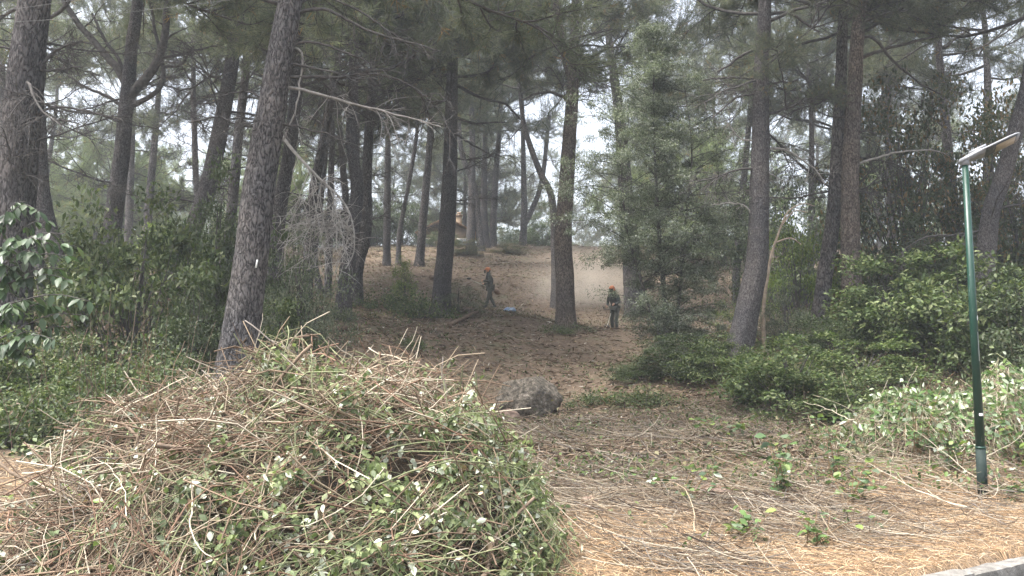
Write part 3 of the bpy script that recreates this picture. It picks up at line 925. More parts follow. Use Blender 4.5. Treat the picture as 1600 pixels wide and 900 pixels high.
# ------------------------------------------------------------------ broad-leaved shrubs and trees
def make_shrub(seed, rad=1.0, hgt=1.5, clumps=46, per=110, ll=0.055, lw=0.03, cols=((0.045, 0.075, 0.03),), open_=0.25, low=0.1, shape='dome', droop=0.0, rich=False):
    """leaves in clumps round a skeleton of stems; the origin is the foot"""
    rg = np.random.default_rng(seed)
    wood, leaf = Geo(), Geo()
    cols = np.array(cols)
    cen = []
    while len(cen) < clumps:
        p = rg.uniform(-1, 1, 3)
        zz = (p[2] + 1) / 2
        if shape == 'dome': lim = math.sqrt(max(0, 1 - zz ** 2.2))
        elif shape == 'cone': lim = (0.35 + 0.75 * zz * 2 if zz < .3 else 1.05 - 0.85 * ((zz - .3) / .7) ** 1.6)
        else: lim = math.sqrt(max(0, 1 - (2 * zz - 1) ** 2))
        r = math.hypot(p[0], p[1])
        if r > lim or r < lim * open_ * rg.uniform(0, 1.6): continue
        cen.append((p[0] * rad, p[1] * rad, (low + (1 - low) * zz) * hgt))
    cen = np.array(cen)
    for c in cen:
        z0 = max(0.0, c[2] - hgt * rg.uniform(.25, .6)) * .8
        a = np.array((c[0] * .12 * rg.random(), c[1] * .12 * rg.random(), z0))
        mid = a * .5 + c * .5 + np.array((0, 0, -.06 * hgt)) + rg.normal(size=3) * .04 * hgt
        path = smooth_path([a, mid, c], 7)
        rr = np.linspace(.011, .003, 7) * (0.5 + hgt * .28)
        tubes(wood, path, rr, 4)
    nst = 3 if shape != 'cone' else 2
    for k in range(nst):
        topc = cen[np.argsort(-cen[:, 2])[k]]
        pth = smooth_path([np.array((rg.normal() * .05, rg.normal() * .05, -.1)), topc * np.array((.2, .2, .45)), topc * np.array((.7, .7, .9))], 12)
        tubes(wood, pth, np.linspace(.035, .008, 12) * (0.35 + hgt * .3), 6)
    n = clumps * per
    ci = np.repeat(np.arange(clumps), per)
    cs = rad * 1.15 / clumps ** (1 / 3) * rg.uniform(.45, 1.35, clumps)
    cen = cen + (cen - np.array((0, 0, hgt * .4))) * rg.uniform(-.25, .3, (clumps, 1))
    cen[:, 2] = np.maximum(cen[:, 2], .04)
    off = rand_dirs(n, rg) * (rg.random(n) ** .55)[:, None] * cs[ci][:, None] * np.array((1, 1, .6))
    pos = cen[ci] + off
    pos[:, 2] = np.maximum(pos[:, 2], 0.01)
    out = unit(off + (pos - np.array((0, 0, hgt * .4))) * .3)
    d = unit(out * .6 + rand_dirs(n, rg) * .8 + np.array((0, 0, -droop)))
    nr = unit(np.array((0, 0, 1.0)) + out * .5 + rand_dirs(n, rg) * .7)
    col = cols[rg.integers(0, len(cols), n)] * rg.uniform(.75, 1.3, (n, 1)) * rg.uniform(.85, 1.15, (clumps, 1))[ci]
    leaves(leaf, pos, d, nr, rg.uniform(.7, 1.25, n) * ll, rg.uniform(.75, 1.2, n) * lw, col, droop=.1, rich=rich)
    return wood, leaf


M['log'] = mat_noise('branch_bark', [(.3, (.10, .075, .055)), (.7, (.28, .21, .15))], 16, .9, .6, 40, stretch=(.4, 1, 1))
GREEN = [(0.065, 0.095, 0.034), (0.092, 0.125, 0.043), (0.05, 0.074, 0.03), (0.145, 0.17, 0.075)]
DARK = [(0.045, 0.066, 0.03), (0.06, 0.085, 0.035), (0.085, 0.10, 0.055)]
GREY = [(0.11, 0.125, 0.085), (0.08, 0.10, 0.065), (0.15, 0.165, 0.115)]
OLIVE = [(0.075, 0.085, 0.04), (0.055, 0.07, 0.035), (0.16, 0.11, 0.05), (0.05, 0.07, 0.035)]
BRIGHT = [(0.12, 0.17, 0.04), (0.09, 0.14, 0.035), (0.16, 0.2, 0.055)]
PALE = [(0.12, 0.19, 0.07), (0.17, 0.24, 0.1), (0.33, 0.4, 0.28), (0.09, 0.14, 0.05)]
KIT = {}


def kit(key, n, **kw):
    KIT[key] = []
    for k in range(n):
        w, l = make_shrub(500 + len(KIT) * 20 + k, **kw)
        KIT[key].append((w.mesh('stem', M['limb'], True), l.mesh('foliage', M['leaf'])))


kit('green', 3, rad=1, hgt=1.6, clumps=60, per=130, ll=.075, lw=.042, cols=GREEN)
kit('dark', 3, rad=1, hgt=1.6, clumps=60, per=150, ll=.06, lw=.034, cols=DARK)
kit('grey', 2, rad=1, hgt=1.6, clumps=55, per=150, ll=.045, lw=.022, cols=GREY, open_=.1)
kit('olive', 2, rad=1, hgt=1.6, clumps=90, per=130, ll=.05, lw=.03, cols=OLIVE, open_=0)
kit('bright', 2, rad=1, hgt=1.6, clumps=45, per=90, ll=.07, lw=.04, cols=BRIGHT)
kit('pale', 2, rad=1, hgt=1.0, clumps=50, per=80, ll=.085, lw=.045, cols=PALE, droop=.4, rich=True)
kit('low', 3, rad=1, hgt=.5, clumps=40, per=60, ll=.07, lw=.04, cols=GREEN + DARK, low=0)
krg = np.random.default_rng(9)


def shrub(label, kind, px, d, rad, hgt, name='shrub', cat='shrub', group=None, sink=.08):
    x = (px - 800) / F * d
    z = hz(x, d)
    root = empty(name, (x, d, z - sink), label, cat, group)
    w, l = KIT[kind][krg.integers(len(KIT[kind]))]
    h0 = {'pale': 1.0, 'low': .5}.get(kind, 1.6)
    s = (rad, rad, hgt / h0)
    r = (0, 0, krg.uniform(0, 6.28))
    link('stem', w, root, None, r, s)
    link('foliage', l, root, None, r, s)
    return root


# left
shrub('large dark green shrub left of the big foreground trunk', 'green', 208, 13.5, 1.3, 3.2)
shrub('shadowy shrub between the big foreground trunk and the large green shrub', 'dark', 305, 12.6, 0.85, 1.9)
shrub('grey-leaved tall shrub at the foot of the right-leaning pine', 'dark', 335, 16.5, 1.2, 3.6)
shrub('low bushy growth at the foot of the double-stemmed pine', 'green', 115, 11.5, 0.8, 1.0)
shrub('dark bush tight against the right of the big foreground trunk', 'green', 435, 13.5, 0.75, 1.6)
shrub('grey-green shrub hung with pale dead branches, right of the big foreground trunk', 'grey', 470, 15.5, 1.1, 3.1)
shrub('dark shrub under the pale dead branches', 'dark', 430, 16.5, 0.9, 2.6)
shrub('small green bush on the bank below the double-stemmed pine', 'green', 150, 10.2, 0.7, 0.8)
shrub('leafy mound at the lower left edge beside the brush pile', 'low', 30, 9.4, 0.9, 0.5)
shrub('low green mound left of the brush pile, in front of the large shrub', 'low', 130, 9.3, 0.7, 0.4)
shrub('dim bush behind the large green shrub, below the candelabra pine', 'green', 150, 17.5, 1.0, 1.6)
shrub('bright bush behind the slim straight pines at left', 'bright', 250, 24, 1.3, 2.2)
shrub('low bush in front of the big foreground trunk, behind the brush pile', 'dark', 290, 10.6, 0.6, .8)
shrub('low weeds spreading at the left edge, just behind the brush pile', 'low', 10, 8.3, 0.9, 0.4)
shrub('low dark weeds between brush pile and large green shrub', 'low', 190, 9.6, 0.9, 0.45)
shrub('green bush at the left edge under the sapling', 'green', -20, 10.5, 0.9, 1.2)
shrub('weedy patch at the left edge beside the foot of the brush pile', 'low', 15, 7.7, 0.8, 0.35)
shrub('weedy patch behind the left end of the brush pile', 'low', 75, 8.4, 0.75, 0.35)
# slope
shrub('dark bush hiding the lower wall of the small house', 'dark', 690, 57, 1.3, 1.3)
shrub('fresh green bush on the slope left of the tall mid-slope pine', 'bright', 632, 29, 0.55, 1.7)
shrub('bush at the foot of the tall mid-slope pine', 'grey', 716, 27.4, 0.95, 1.1)
shrub('low bush left of the fresh green bush on the slope', 'low', 600, 27, 1.1, .55)
shrub('low cut bush between the brush pile and the tall mid-slope pine', 'low', 655, 26.5, 1.2, .7)
shrub('small dark bush on the bare soil above the brush pile', 'low', 640, 20, .45, .3)
shrub('grassy tuft round the foot of the scaly brown pine', 'low', 880, 25.4, .9, .28)
shrub('dark hedge bush on the crest left of the house', 'dark', 575, 58, 2.6, 3.6)
shrub('tall hedge bush between the thin pines on the crest', 'dark', 625, 60, 2.6, 4.4)
shrub('low hedge on the crest right of the pine clump', 'dark', 800, 63, 2.4, 2.0)
shrub('dark bush beside the lone forked pine on the crest', 'dark', 850, 64, 1.8, 3.2)
shrub('rounded clump of dry undergrowth below the crest clump', 'olive', 728, 50, 1.2, 1.0)
shrub('dry undergrowth clump below the lone forked pine', 'olive', 795, 52, 1.3, .8)
# centre right, under the silvery tree
shrub('dark low shrub beneath the silvery tree, on its left', 'dark', 1000, 18.6, .8, .6)
shrub('dark shrub at the foot of the silvery tree', 'dark', 1060, 18, 1.0, 1.1)
shrub('leafy low growth right of the silvery tree foot', 'green', 1115, 17.2, .8, 1.0)
shrub('yellowish bush on the slope between silvery tree and tall dark pine', 'bright', 1145, 26, .7, 1.1)
shrub('thin grass and weeds right of the boulder', 'low', 925, 17.2, .8, .3)
shrub('weedy cover left of the leafy growth by the silvery tree', 'low', 1010, 16.4, .9, .3)
# right
shrub('bright broad-leaved bush left of the two close-set pines', 'bright', 1248, 22, 1.0, 3.2)
shrub('greyish shrub in front of the bright bush', 'grey', 1228, 19, 1.0, 1.6)
shrub('big leafy shrub spilling out in front of the two close-set pines', 'green', 1232, 14.2, 1.15, 1.35)
shrub('smaller leafy shrub left of the big spilling one', 'green', 1185, 15.6, .7, .9)
shrub('dense bramble thicket right of the two close-set pines', 'green', 1405, 17, 1.5, 2.1)
shrub('dense bramble thicket behind the street lamp', 'green', 1510, 15.5, 1.6, 2.4)
shrub('bramble thicket at the right edge', 'dark', 1610, 14.5, 1.3, 2.2)
shrub('dark thicket filling the space behind the brambles', 'dark', 1440, 20, 1.7, 3.0)
shrub('dark thicket behind the lamp post at mid height', 'dark', 1560, 20, 1.8, 3.2)
shrub('low brambles at the foot of the right close-set pine', 'green', 1345, 15, 1.1, .9)
shrub('undergrowth between the two close-set pines', 'dark', 1300, 17, .9, 1.0)
shrub('brambles between the pale cut heap and the spilling shrub', 'green', 1320, 13.2, 1.0, .8)
shrub('brown-flecked small tree left of the lamp head', 'olive', 1420, 22, 2.3, 6.4, 'broadleaf_tree', 'tree')
shrub('brown-flecked small tree behind the lamp head', 'olive', 1530, 23, 2.4, 6.8, 'broadleaf_tree', 'tree')
shrub('brown-flecked small tree at the right edge', 'olive', 1610, 20, 1.8, 5.6, 'broadleaf_tree', 'tree')
shrub('dark rounded tree behind the tall dark pine', 'dark', 1225, 34, 2.4, 6.0, 'broadleaf_tree', 'tree')

# the silvery small-leaved tree
def silvery_tree():
    rg = np.random.default_rng(900)
    wood, leaf = Geo(), Geo()
    H = 8.0        # of the leading stem
    stems = [smooth_path([np.array((0, 0, -.2)), np.array((.02, .05, 1.2)), np.array((-.1, .1, 3.0)), np.array((-.2, 0, 5.2)), np.array((-.15, .1, 7.7))], 40),
             smooth_path([np.array((.05, 0, -.2)), np.array((.35, .1, 1.4)), np.array((.55, .2, 3.0)), np.array((.75, .1, 4.8)), np.array((.6, .1, 6.4))], 40),
             smooth_path([np.array((-.05, .05, .4)), np.array((-.5, -.1, 1.6)), np.array((-.9, -.1, 3.0)), np.array((-1.0, .1, 4.4)), np.array((-.8, .1, 5.6))], 40)]
    for s_, r_ in zip(stems, (.075, .055, .045)):
        tubes(wood, s_, np.linspace(r_, .01, 40), 8)
    cen = []
    for k in range(310):
        st = stems[rg.choice(3, p=[.5, .28, .22])]
        i = rg.integers(3, 39)
        p0 = st[i]; f = p0[2] / H
        a = rg.uniform(0, 6.28)
        reach = (2.4 * (1.0 - (max(f - .25, 0) / .8) ** 2.2) if f > .25 else 1.6 + 3.2 * f) * rg.uniform(.25, 1.0)
        tip = p0 + np.array((math.cos(a) * reach, math.sin(a) * reach, rg.uniform(-.35, .55) * reach * .7))
        tip[2] = max(tip[2], .25)
        if tip[0] < -.8 and tip[2] < 2.1 and rg.random() < .85: continue          # the photograph shows a gap low on this side
        br = smooth_path([p0, p0 * .5 + tip * .5 + np.array((0, 0, .12 * reach)), tip], 9)
        tubes(wood, br, np.linspace(.012, .004, 9), 4)
        for t in (.55, .8, 1.0):
            cen.append(br[int(t * 8)] + rg.normal(size=3) * .05)
    cen = np.array(cen); nc = len(cen); per = 150
    ci = np.repeat(np.arange(nc), per); n = nc * per
    cs = rg.uniform(.15, .38, nc)
    off = rand_dirs(n, rg) * (rg.random(n) ** .5)[:, None] * cs[ci][:, None] * np.array((1, 1, .6))
    pos = cen[ci] + off
    d = unit(off * 2 + rand_dirs(n, rg) * .7 + np.array((0, 0, -.15)))
    nr = unit(np.array((0, 0, 1.0)) + rand_dirs(n, rg) * .8)
    pal = np.array([(0.14, 0.162, 0.128), (0.10, 0.122, 0.09), (0.23, 0.25, 0.205), (0.075, 0.093, 0.067)])
    col = pal[rg.integers(0, 4, n)] * rg.uniform(.75, 1.3, (n, 1)) * rg.uniform(.85, 1.15, (nc, 1))[ci]
    leaves(leaf, pos, d, nr, rg.uniform(.045, .08, n), rg.uniform(.014, .024, n), col, droop=.1)
    return wood, leaf


sw, sl = silvery_tree()
xs_ = (1040 - 800) / F * 19.5
tr = empty('broadleaf_tree', (xs_, 19.5, hz(xs_, 19.5)), 'tall silvery small-leaved tree right of the scaly brown pine', 'tree')
link('trunk', sw.mesh('trunk', M['limb'], True), tr, scale=(1, 1, 1.1))
link('crown', sl.mesh('crown', mat_leaf('silvery_leaf', .4, .4, .5, 0)), tr, scale=(1, 1, 1.1))

# the pale dead branches hanging beside the big trunk
g = Geo()
drg = np.random.default_rng(31)
dm = smooth_path([P(440, 212, 13), P(462, 240, 13), P(500, 280, 13), P(532, 310, 13.1), P(550, 345, 13.1), P(553, 392, 13.2), P(540, 420, 13.2)], 30)
b_ = dm[0].copy()
tubes(g, dm - b_, np.linspace(.03, .008, 30), 7)
for k in range(44):
    i = drg.integers(5, 29)
    tgt = P(drg.uniform(425, 550), drg.uniform(280, 430), 13 + drg.uniform(-.5, .5))
    v = tgt - dm[i]
    path = smooth_path([dm[i], dm[i] + v * .35 + np.array((0, 0, .12)) + drg.normal(size=3) * .05, dm[i] + v * .8 + drg.normal(size=3) * .06, tgt + np.array((0, 0, -.1))], 14)
    tubes(g, path - b_, np.linspace(.0075, .0035, 14), 4)
    for s in range(7):
        j = drg.integers(3, 13)
        t2 = bezier_like(path[j] - b_, unit(path[j] - path[j - 1] + rand_dirs(1, drg)[0] * .6), drg.uniform(.15, .5), 7, np.array((0, 0, -.09)), drg)
        tubes(g, t2, np.linspace(.005, .0028, 7), 3)
tag(link('dead_branch', g.mesh('dead_branch', mat_noise('weathered_twigs', [(.3, (.2, .185, .17)), (.7, (.42, .4, .37))], 10, .9, .2), True), loc=b_), 'tangle of pale dead branches hanging right of the big foreground trunk', 'branch')

# blaze mark on the big trunk
bp_ = P(401, 412, 11.72)
g = boxg(Geo(), (0, 0, 0), (.022, .010, .12))
link('trail_mark', g.mesh('trail_mark', mat_plain('white_paint', (.75, .75, .72), .7)), T9, bp_ - base9, (0, R(9), 0))

# the stripped pale sapling before the bright bush
g = Geo()
sp = smooth_path([P(1198, 440, 18.5), P(1205, 400, 18.5), P(1218, 360, 18.5), P(1232, 330, 18.5), P(1255, 318, 18.4), P(1272, 322, 18.4)], 24)
tubes(g, sp - sp[0], np.linspace(.04, .009, 24), 7)
tubes(g, smooth_path([sp[9], P(1235, 372, 18.4), P(1252, 382, 18.3)], 8) - sp[0], np.linspace(.025, .01, 8), 5)
tubes(g, smooth_path([sp[13], P(1240, 330, 18.4), P(1262, 332, 18.3)], 8) - sp[0], np.linspace(.02, .008, 8), 5)
tubes(g, smooth_path([sp[0], sp[0] - np.array((.1, 0, .7)), np.array((sp[0][0] - .1, sp[0][1], hz(sp[0][0], sp[0][1]) - .1))], 8) - sp[0], np.linspace(.04, .05, 8), 7)
tag(link('dead_sapling', g.mesh('dead_sapling', mat_noise('stripped_wood', [(0.3, (.2, .15, .11)), (.7, (.42, .34, .26))], 9, .8, .2), True), loc=sp[0]), 'bare pale broken sapling before the bright broad-leaved bush', 'sapling')

# big-leaved sapling at the left edge: each leaf a piece of its own
lrg = np.random.default_rng(61)
LEAFCOL = [(.05, .085, .04), (.065, .105, .05), (.04, .07, .035), (.10, .14, .075)]
LEAFM = []
for k in range(6):
    g = Geo()
    leaves(g, np.zeros((1, 3)), np.array([[1, 0, 0.0]]), np.array([[0, 0, 1.0]]), .135, .06, np.array([LEAFCOL[k % 4]]), fold=.2, droop=.12 + .06 * (k % 3), rich=True)
    LEAFM.append(g.mesh('leaf', M['bigleaf'], True))
sd = 7.6
sx0 = (-30 - 800) / F * sd
sap = empty('sapling', (sx0, sd, hz(sx0, sd)), 'broad-leaved sapling with large drooping leaves at the left edge', 'sapling')
sb = np.array((sx0, sd, hz(sx0, sd)))
g = Geo()
tubes(g, smooth_path([np.zeros(3) - (0, 0, .1), np.array((.05, 0, 1.2)), P(-5, 420, sd) - sb, P(10, 320, sd) - sb], 16), np.linspace(.03, .01, 16), 6)
tw_targets = [(40, 315), (75, 345), (105, 400), (120, 385), (60, 395), (15, 340), (30, 430), (95, 480), (128, 492), (85, 530), (60, 520), (20, 480), (10, 545), (45, 560), (110, 510), (30, 380), (70, 375), (5, 500)]
for (tx, ty) in tw_targets + [(60, 330), (100, 365), (140, 470), (118, 440), (50, 470), (100, 420)]:
    a = P(-10 + lrg.uniform(-8, 12), min(ty + lrg.uniform(10, 60), 560), sd) - sb
    b = P(tx, ty, sd + lrg.uniform(-.5, .4)) - sb
    path = smooth_path([a, a * .4 + b * .6 + np.array((0, 0, .09)), b], 12)
    tubes(g, path, np.linspace(.009, .003, 12), 4)
    for k in range(22):
        i = lrg.integers(2, 12)
        sidev = unit(np.cross(path[i] - path[i - 1], (0, 0, 1))) * (1 if k % 2 else -1)
        az = math.atan2(*(unit(path[i] - path[i - 1]) * .6 + sidev * .7 + lrg.normal(size=3) * .25)[[1, 0]])
        link('leaf', LEAFM[lrg.integers(6)], sap, path[i], (lrg.uniform(-.5, .5), lrg.uniform(.25, 1.15), az), lrg.uniform(.65, 1.15))
link('stem', g.mesh('stem', M['limb'], True), sap)


# low leafy plants on the verge, each leaf a piece of its own
IVYM = []
for k, c in enumerate([(.085, .145, .06), (.12, .19, .065), (.07, .115, .06), (.2, .27, .075), (.15, .2, .12), (.45, .5, .4)]):
    g = Geo()
    leaves(g, np.zeros((1, 3)), np.array([[1, 0, 0.0]]), np.array([[0, 0, 1.0]]), .115, .095, np.array([c]), fold=.18, droop=.1, rich=True)
    IVYM.append(g.mesh('leaf', M['bigleaf'], True))


def leafy_plant(label, px, d, spread, hgt, nst, per, name='leafy_plant', sc=1.0):
    x = (px - 800) / F * d; z = hz(x, d)
    root = empty(name, (x, d, z), label, 'plant')
    g = Geo()
    for k in range(nst):
        a = lrg.uniform(0, 6.28)
        end = np.array((math.cos(a) * spread * lrg.uniform(.3, 1), math.sin(a) * spread * lrg.uniform(.3, 1), hgt * lrg.uniform(.5, 1.1)))
        st = np.array((lrg.normal() * .06, lrg.normal() * .06, -.03))
        path = smooth_path([st, st * .4 + end * .6 + np.array((0, 0, hgt * .2)), end], 9)
        tubes(g, path, np.linspace(.005, .002, 9), 4, np.array([(.2, .13, .07)]))
        for q in range(per):
            i = lrg.integers(2, 9)
            link('leaf', IVYM[lrg.choice(6, p=[.28, .25, .17, .15, .12, .03])], root, path[i] + lrg.normal(size=3) * .02, (lrg.uniform(-.6, .6), lrg.uniform(-.5, .6), lrg.uniform(0, 6.28)), lrg.uniform(.6, 1.2) * sc * .85)
    link('stem', g.mesh('stem', M['stem'], True), root)


leafy_plant('large-leaved green plant growing in the cut stems, mid right foreground', 1218, 9.2, 0.41, 0.65, 8, 8, sc=1.2)
leafy_plant('taller green plant with a few pale leaves behind the large-leaved plant', 1292, 10.1, 0.43, 0.81, 8, 7)
leafy_plant('spreading plant right of the large-leaved plant, nearest the straw', 1320, 9.0, 0.51, 0.42, 9, 6)
leafy_plant('trailing bright ivy at the right foot of the brush pile', 1060, 9.0, 0.80, 0.36, 9, 6)
leafy_plant('small plant at the bottom edge, below the large-leaved plant', 1160, 7.4, 0.32, 0.26, 7, 6)
leafy_plant('seedlings in the straw below the spreading plant', 1265, 7.3, 0.43, 0.26, 9, 5, sc=.8)
leafy_plant('upright stems with leaves left of the street lamp', 1428, 10.9, 0.51, 1.10, 9, 8)
leafy_plant('bushy plant between those upright stems and the street lamp', 1480, 10.4, 0.51, 0.72, 11, 8)
leafy_plant('bushy plant right of the street lamp foot', 1580, 10.6, 0.58, 0.78, 11, 8)
leafy_plant('tiny sprout in the straw beside the lamp foot', 1568, 9.3, 0.14, 0.20, 4, 5)
leafy_plant('low plant on the bare ground left of the pale cut heap', 1120, 12.3, 0.72, 0.39, 12, 8)
leafy_plant('small sprig on the soil right of the boulder', 950, 16.5, 0.43, 0.39, 5, 6)

# ------------------------------------------------------------------ heaps of cut brush
SCOL = {'brown': (.175, .125, .087), 'red': (.195, .122, .083), 'tan': (.30, .24, .168), 'pale': (.46, .405, .315), 'green': (.19, .205, .11), 'grey': (.2, .178, .155), 'dark': (.09, .065, .05)}


def surf_normal(Hf, x, y):
    e = .05
    n = np.stack([-(Hf(x + e, y) - Hf(x - e, y)) / (2 * e), -(Hf(x, y + e) - Hf(x, y - e)) / (2 * e), np.ones_like(x)], -1)
    return unit(n)


def drape_stems(Hf, x, y, ang, L, K, lift, rg, curl=.35):
    """paths that lie over a surface z=Hf(x,y), ends lifting off a little"""
    N = len(x)
    P_ = np.zeros((N, K, 3))
    cx, cyy, a = x.copy(), y.copy(), ang.copy()
    da = rg.normal(0, curl / K, N)
    for k in range(K):
        P_[:, k, 0] = cx; P_[:, k, 1] = cyy
        cx = cx + np.cos(a) * L / (K - 1); cyy = cyy + np.sin(a) * L / (K - 1)
        a = a + da + rg.normal(0, .10, N)
    zs = Hf(P_[..., 0].ravel(), P_[..., 1].ravel()).reshape(N, K)
    # stiff stems bridge hollows: smooth the heights
    for _ in range(2):
        zs[:, 1:-1] = zs[:, 1:-1] * .4 + (zs[:, :-2] + zs[:, 2:]) * .3
    t = np.linspace(-1, 1, K)[None]
    P_[..., 2] = zs + lift[:, None] * (0.35 + .65 * rg.random((N, 1)) * t ** 2)
    return P_


PX0, PY0 = -1.98, 7.35


RIDGE = np.array([P(a_, b_, 7.4) for a_, b_ in ((-5, 835), (20, 800), (60, 757), (120, 704), (180, 664), (260, 634), (330, 618), (400, 592), (440, 577), (500, 574), (560, 562), (600, 567), (650, 596),
                                                 (700, 612), (755, 645), (790, 695), (822, 745), (855, 806), (880, 850))])


def Hpile(x, y):
    """height of the heap: the ridge it is thrown up to, falling to both sides, lumpy"""
    x = np.asarray(x, float); y = np.asarray(y, float)
    xr = x + .5 * vnoise(y * .8, y * 0 + 3.3, 19)
    fr = np.clip((7.4 - y) / 2.9, 0, .98)
    xr = -2.1 + (xr + 2.1) / np.sqrt(1 - .74 * fr ** 2)      # the foot is rounded towards the road
    zr = np.interp(xr, RIDGE[:, 0], RIDGE[:, 2], left=0, right=0)
    v = y - 7.4 - .5 * vnoise(x * .9, x * 0 + 1.7, 18)
    r = np.where(v < 0, -v / 2.75, v / 2.1)
    z = .96 * zr * np.clip(1 - r ** 1.5, 0, 1) ** .9
    n = .20 * vnoise(x * 1.5, y * 1.5, 21) + .55 * vnoise(x * 2.9, y * 2.9, 22) * np.clip(r * 3, .3, 1) + .2 * vnoise(x * 6.5, y * 6.5, 23)
    z = z * (1 + n)
    hb_ = h(x, y, False)
    return np.where(z > .02, np.maximum(z, hb_), hb_)


prg = np.random.default_rng(404)
pile = empty('brush_pile', (PX0, PY0, 0), 'big heap of cut brown stems, vines and pale leaves filling the foreground left', 'brush pile')
pb = np.array((PX0, PY0, 0.0))
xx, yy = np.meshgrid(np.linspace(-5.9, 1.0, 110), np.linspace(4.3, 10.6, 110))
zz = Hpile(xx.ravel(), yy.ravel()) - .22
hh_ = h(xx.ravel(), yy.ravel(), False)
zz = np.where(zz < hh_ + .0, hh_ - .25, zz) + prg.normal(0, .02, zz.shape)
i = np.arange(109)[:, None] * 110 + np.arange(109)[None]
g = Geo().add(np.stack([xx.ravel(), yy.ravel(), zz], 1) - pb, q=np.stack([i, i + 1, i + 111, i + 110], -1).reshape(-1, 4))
link('dark_core', g.mesh('dark_core', mat_noise('dark_core_shade', [(.3, (.02, .016, .012)), (.7, (.07, .052, .035))], 22, .95, .8, 60)), pile)  # dark brown core under the stems; shade of the gaps painted into its colour


def sample_pile(n, rg, front=.55):
    out = []
    while len(out) < n:
        m_ = n * 2
        x = rg.uniform(-5.7, .9, m_); y = rg.uniform(4.4, 9.8, m_)
        k = (Hpile(x, y) - h(x, y, False)) > .04
        keep = k & ((y < 7.9) | (rg.random(m_) < .5))
        out += list(zip(x[keep], y[keep]))
    out = np.array(out[:n])
    return out[:, 0], out[:, 1]


def pile_cols(x, y, rg):
    """brown and dry on the left and top, greener on the right and low on the front"""
    n = len(x)
    gr = np.clip((x + 1.4) * .28 + .22 + 1.3 * vnoise(x * 1.3, y * 1.3, 51), .05, .75)
    u = rg.random(n)
    pick = np.where(u < gr, 0, np.where(u < gr + (1 - gr) * .48, 1, np.where(u < gr + (1 - gr) * .68, 2, np.where(u < gr + (1 - gr) * .85, 3, 4))))
    pal = np.array([SCOL['green'], SCOL['brown'], SCOL['red'], SCOL['tan'], SCOL['pale']])
    return pal[pick] * rg.uniform(.65, 1.3, (n, 1))


def pile_angles(x, y, rg):
    # mostly downslope or lying across, as the stems were thrown
    # stems thrown on in armfuls: each armful lies roughly one way
    armful = 2.6 * vnoise(x * 1.1 + 3, y * 1.1, 81) + 2.2 * vnoise(x * 2.3, y * 2.3 + 7, 82)
    n = surf_normal(Hpile, x, y)
    down = np.arctan2(n[:, 1], n[:, 0])
    u = rg.random(len(x))
    return np.where(u < .2, down + rg.normal(0, .4, len(x)), np.where(u < .75, .25 + armful + rg.normal(0, .28, len(x)), rg.uniform(0, 6.28, len(x))))


def thrown_stems(n, Lr, rr, rg, K=6, depth=(-.14, .07), tilt=.22, bow=.12):
    """stems lying every way over the heap, bridging its hollows"""
    x, y = sample_pile(n, rg)
    nn = surf_normal(Hpile, x, y)
    c = np.stack([x, y, Hpile(x, y)], 1) + nn * rg.uniform(*depth, (n, 1))
    an = pile_angles(x, y, rg)
    t = np.stack([np.cos(an), np.sin(an), np.zeros(n)], 1)
    t = unit(t - nn * (t * nn).sum(1, keepdims=True))
    t = unit(t + nn * rg.normal(0, tilt, (n, 1)))
    s = np.cross(nn, t)
    L = rg.uniform(*Lr, n)[:, None]
    bx_, bz_ = rg.normal(0, bow, (n, 1)), rg.normal(-.05, bow * .7, (n, 1))
    u = np.linspace(-.5, .5, K)
    paths = np.stack([c + t * L * v + (s * bx_ + nn * bz_) * L * (4 * v * v - .4) + rg.normal(0, .006, (n, 3)) for v in u], 1)
    r0 = rg.uniform(*rr, n)
    return paths, r0[:, None] * np.linspace(1, .55, K)[None], pile_cols(x, y, rg)


g = Geo()
for n, Lr, rr, dep, tl in ((3800, (.2, .7), (.002, .0034), (-.24, .06), .3), (1700, (.35, 1.0), (.0032, .0055), (-.16, .10), .24), (420, (.6, 1.4), (.0045, .0075), (-.06, .10), .14)):
    pth, rad_, colr = thrown_stems(n, Lr, rr, prg, depth=dep, tilt=tl, bow=.22)
    tubes(g, pth - pb, rad_, 4, colr)
tag(link('cut_twigs', g.mesh('cut_twigs', M['stem'], True), pile), kind='stuff')
# leaves: most small and joined, in sprays along cut shoots
def sprays(ns, per, rg, Hf, smp, off, pal, pw, ll, lw, up=.12):
    x, y = smp(ns, rg)
    nn = surf_normal(Hf, x, y)
    c = np.stack([x, y, Hf(x, y)], 1) + nn * rg.uniform(*off, (ns, 1))
    t = unit(rand_dirs(ns, rg) + nn * up)
    L = rg.uniform(.2, .55, ns)
    kk = np.repeat(np.arange(ns), per); n = ns * per
    u = rg.random(n)
    pos = c[kk] + t[kk] * (L[kk] * (u - .5))[:, None] - np.array((0, 0, 1.0)) * (.25 * L[kk] * (u - .5) ** 2)[:, None] + rg.normal(0, .022, (n, 3))
    pl = rg.choice(len(pal), ns, p=pw)
    alt = rg.choice(len(pal), n, p=pw)
    ci = np.where(rg.random(n) < .6, pl[kk], alt)
    col = np.array(pal)[ci] * rg.uniform(.75, 1.25, (n, 1))
    d = unit(t[kk] * .4 + rand_dirs(n, rg) * .8 + np.array((0, -.1, -.45)))
    paths = np.stack([c + t * (L * (v - .5))[:, None] - np.array((0, 0, 1.0)) * (.25 * L * (v - .5) ** 2)[:, None] for v in np.linspace(0, 1, 5)], 1)
    return pos, d, unit(nn[kk] + rand_dirs(n, rg) * .8), rg.uniform(*ll, n), rg.uniform(*lw, n), col, paths


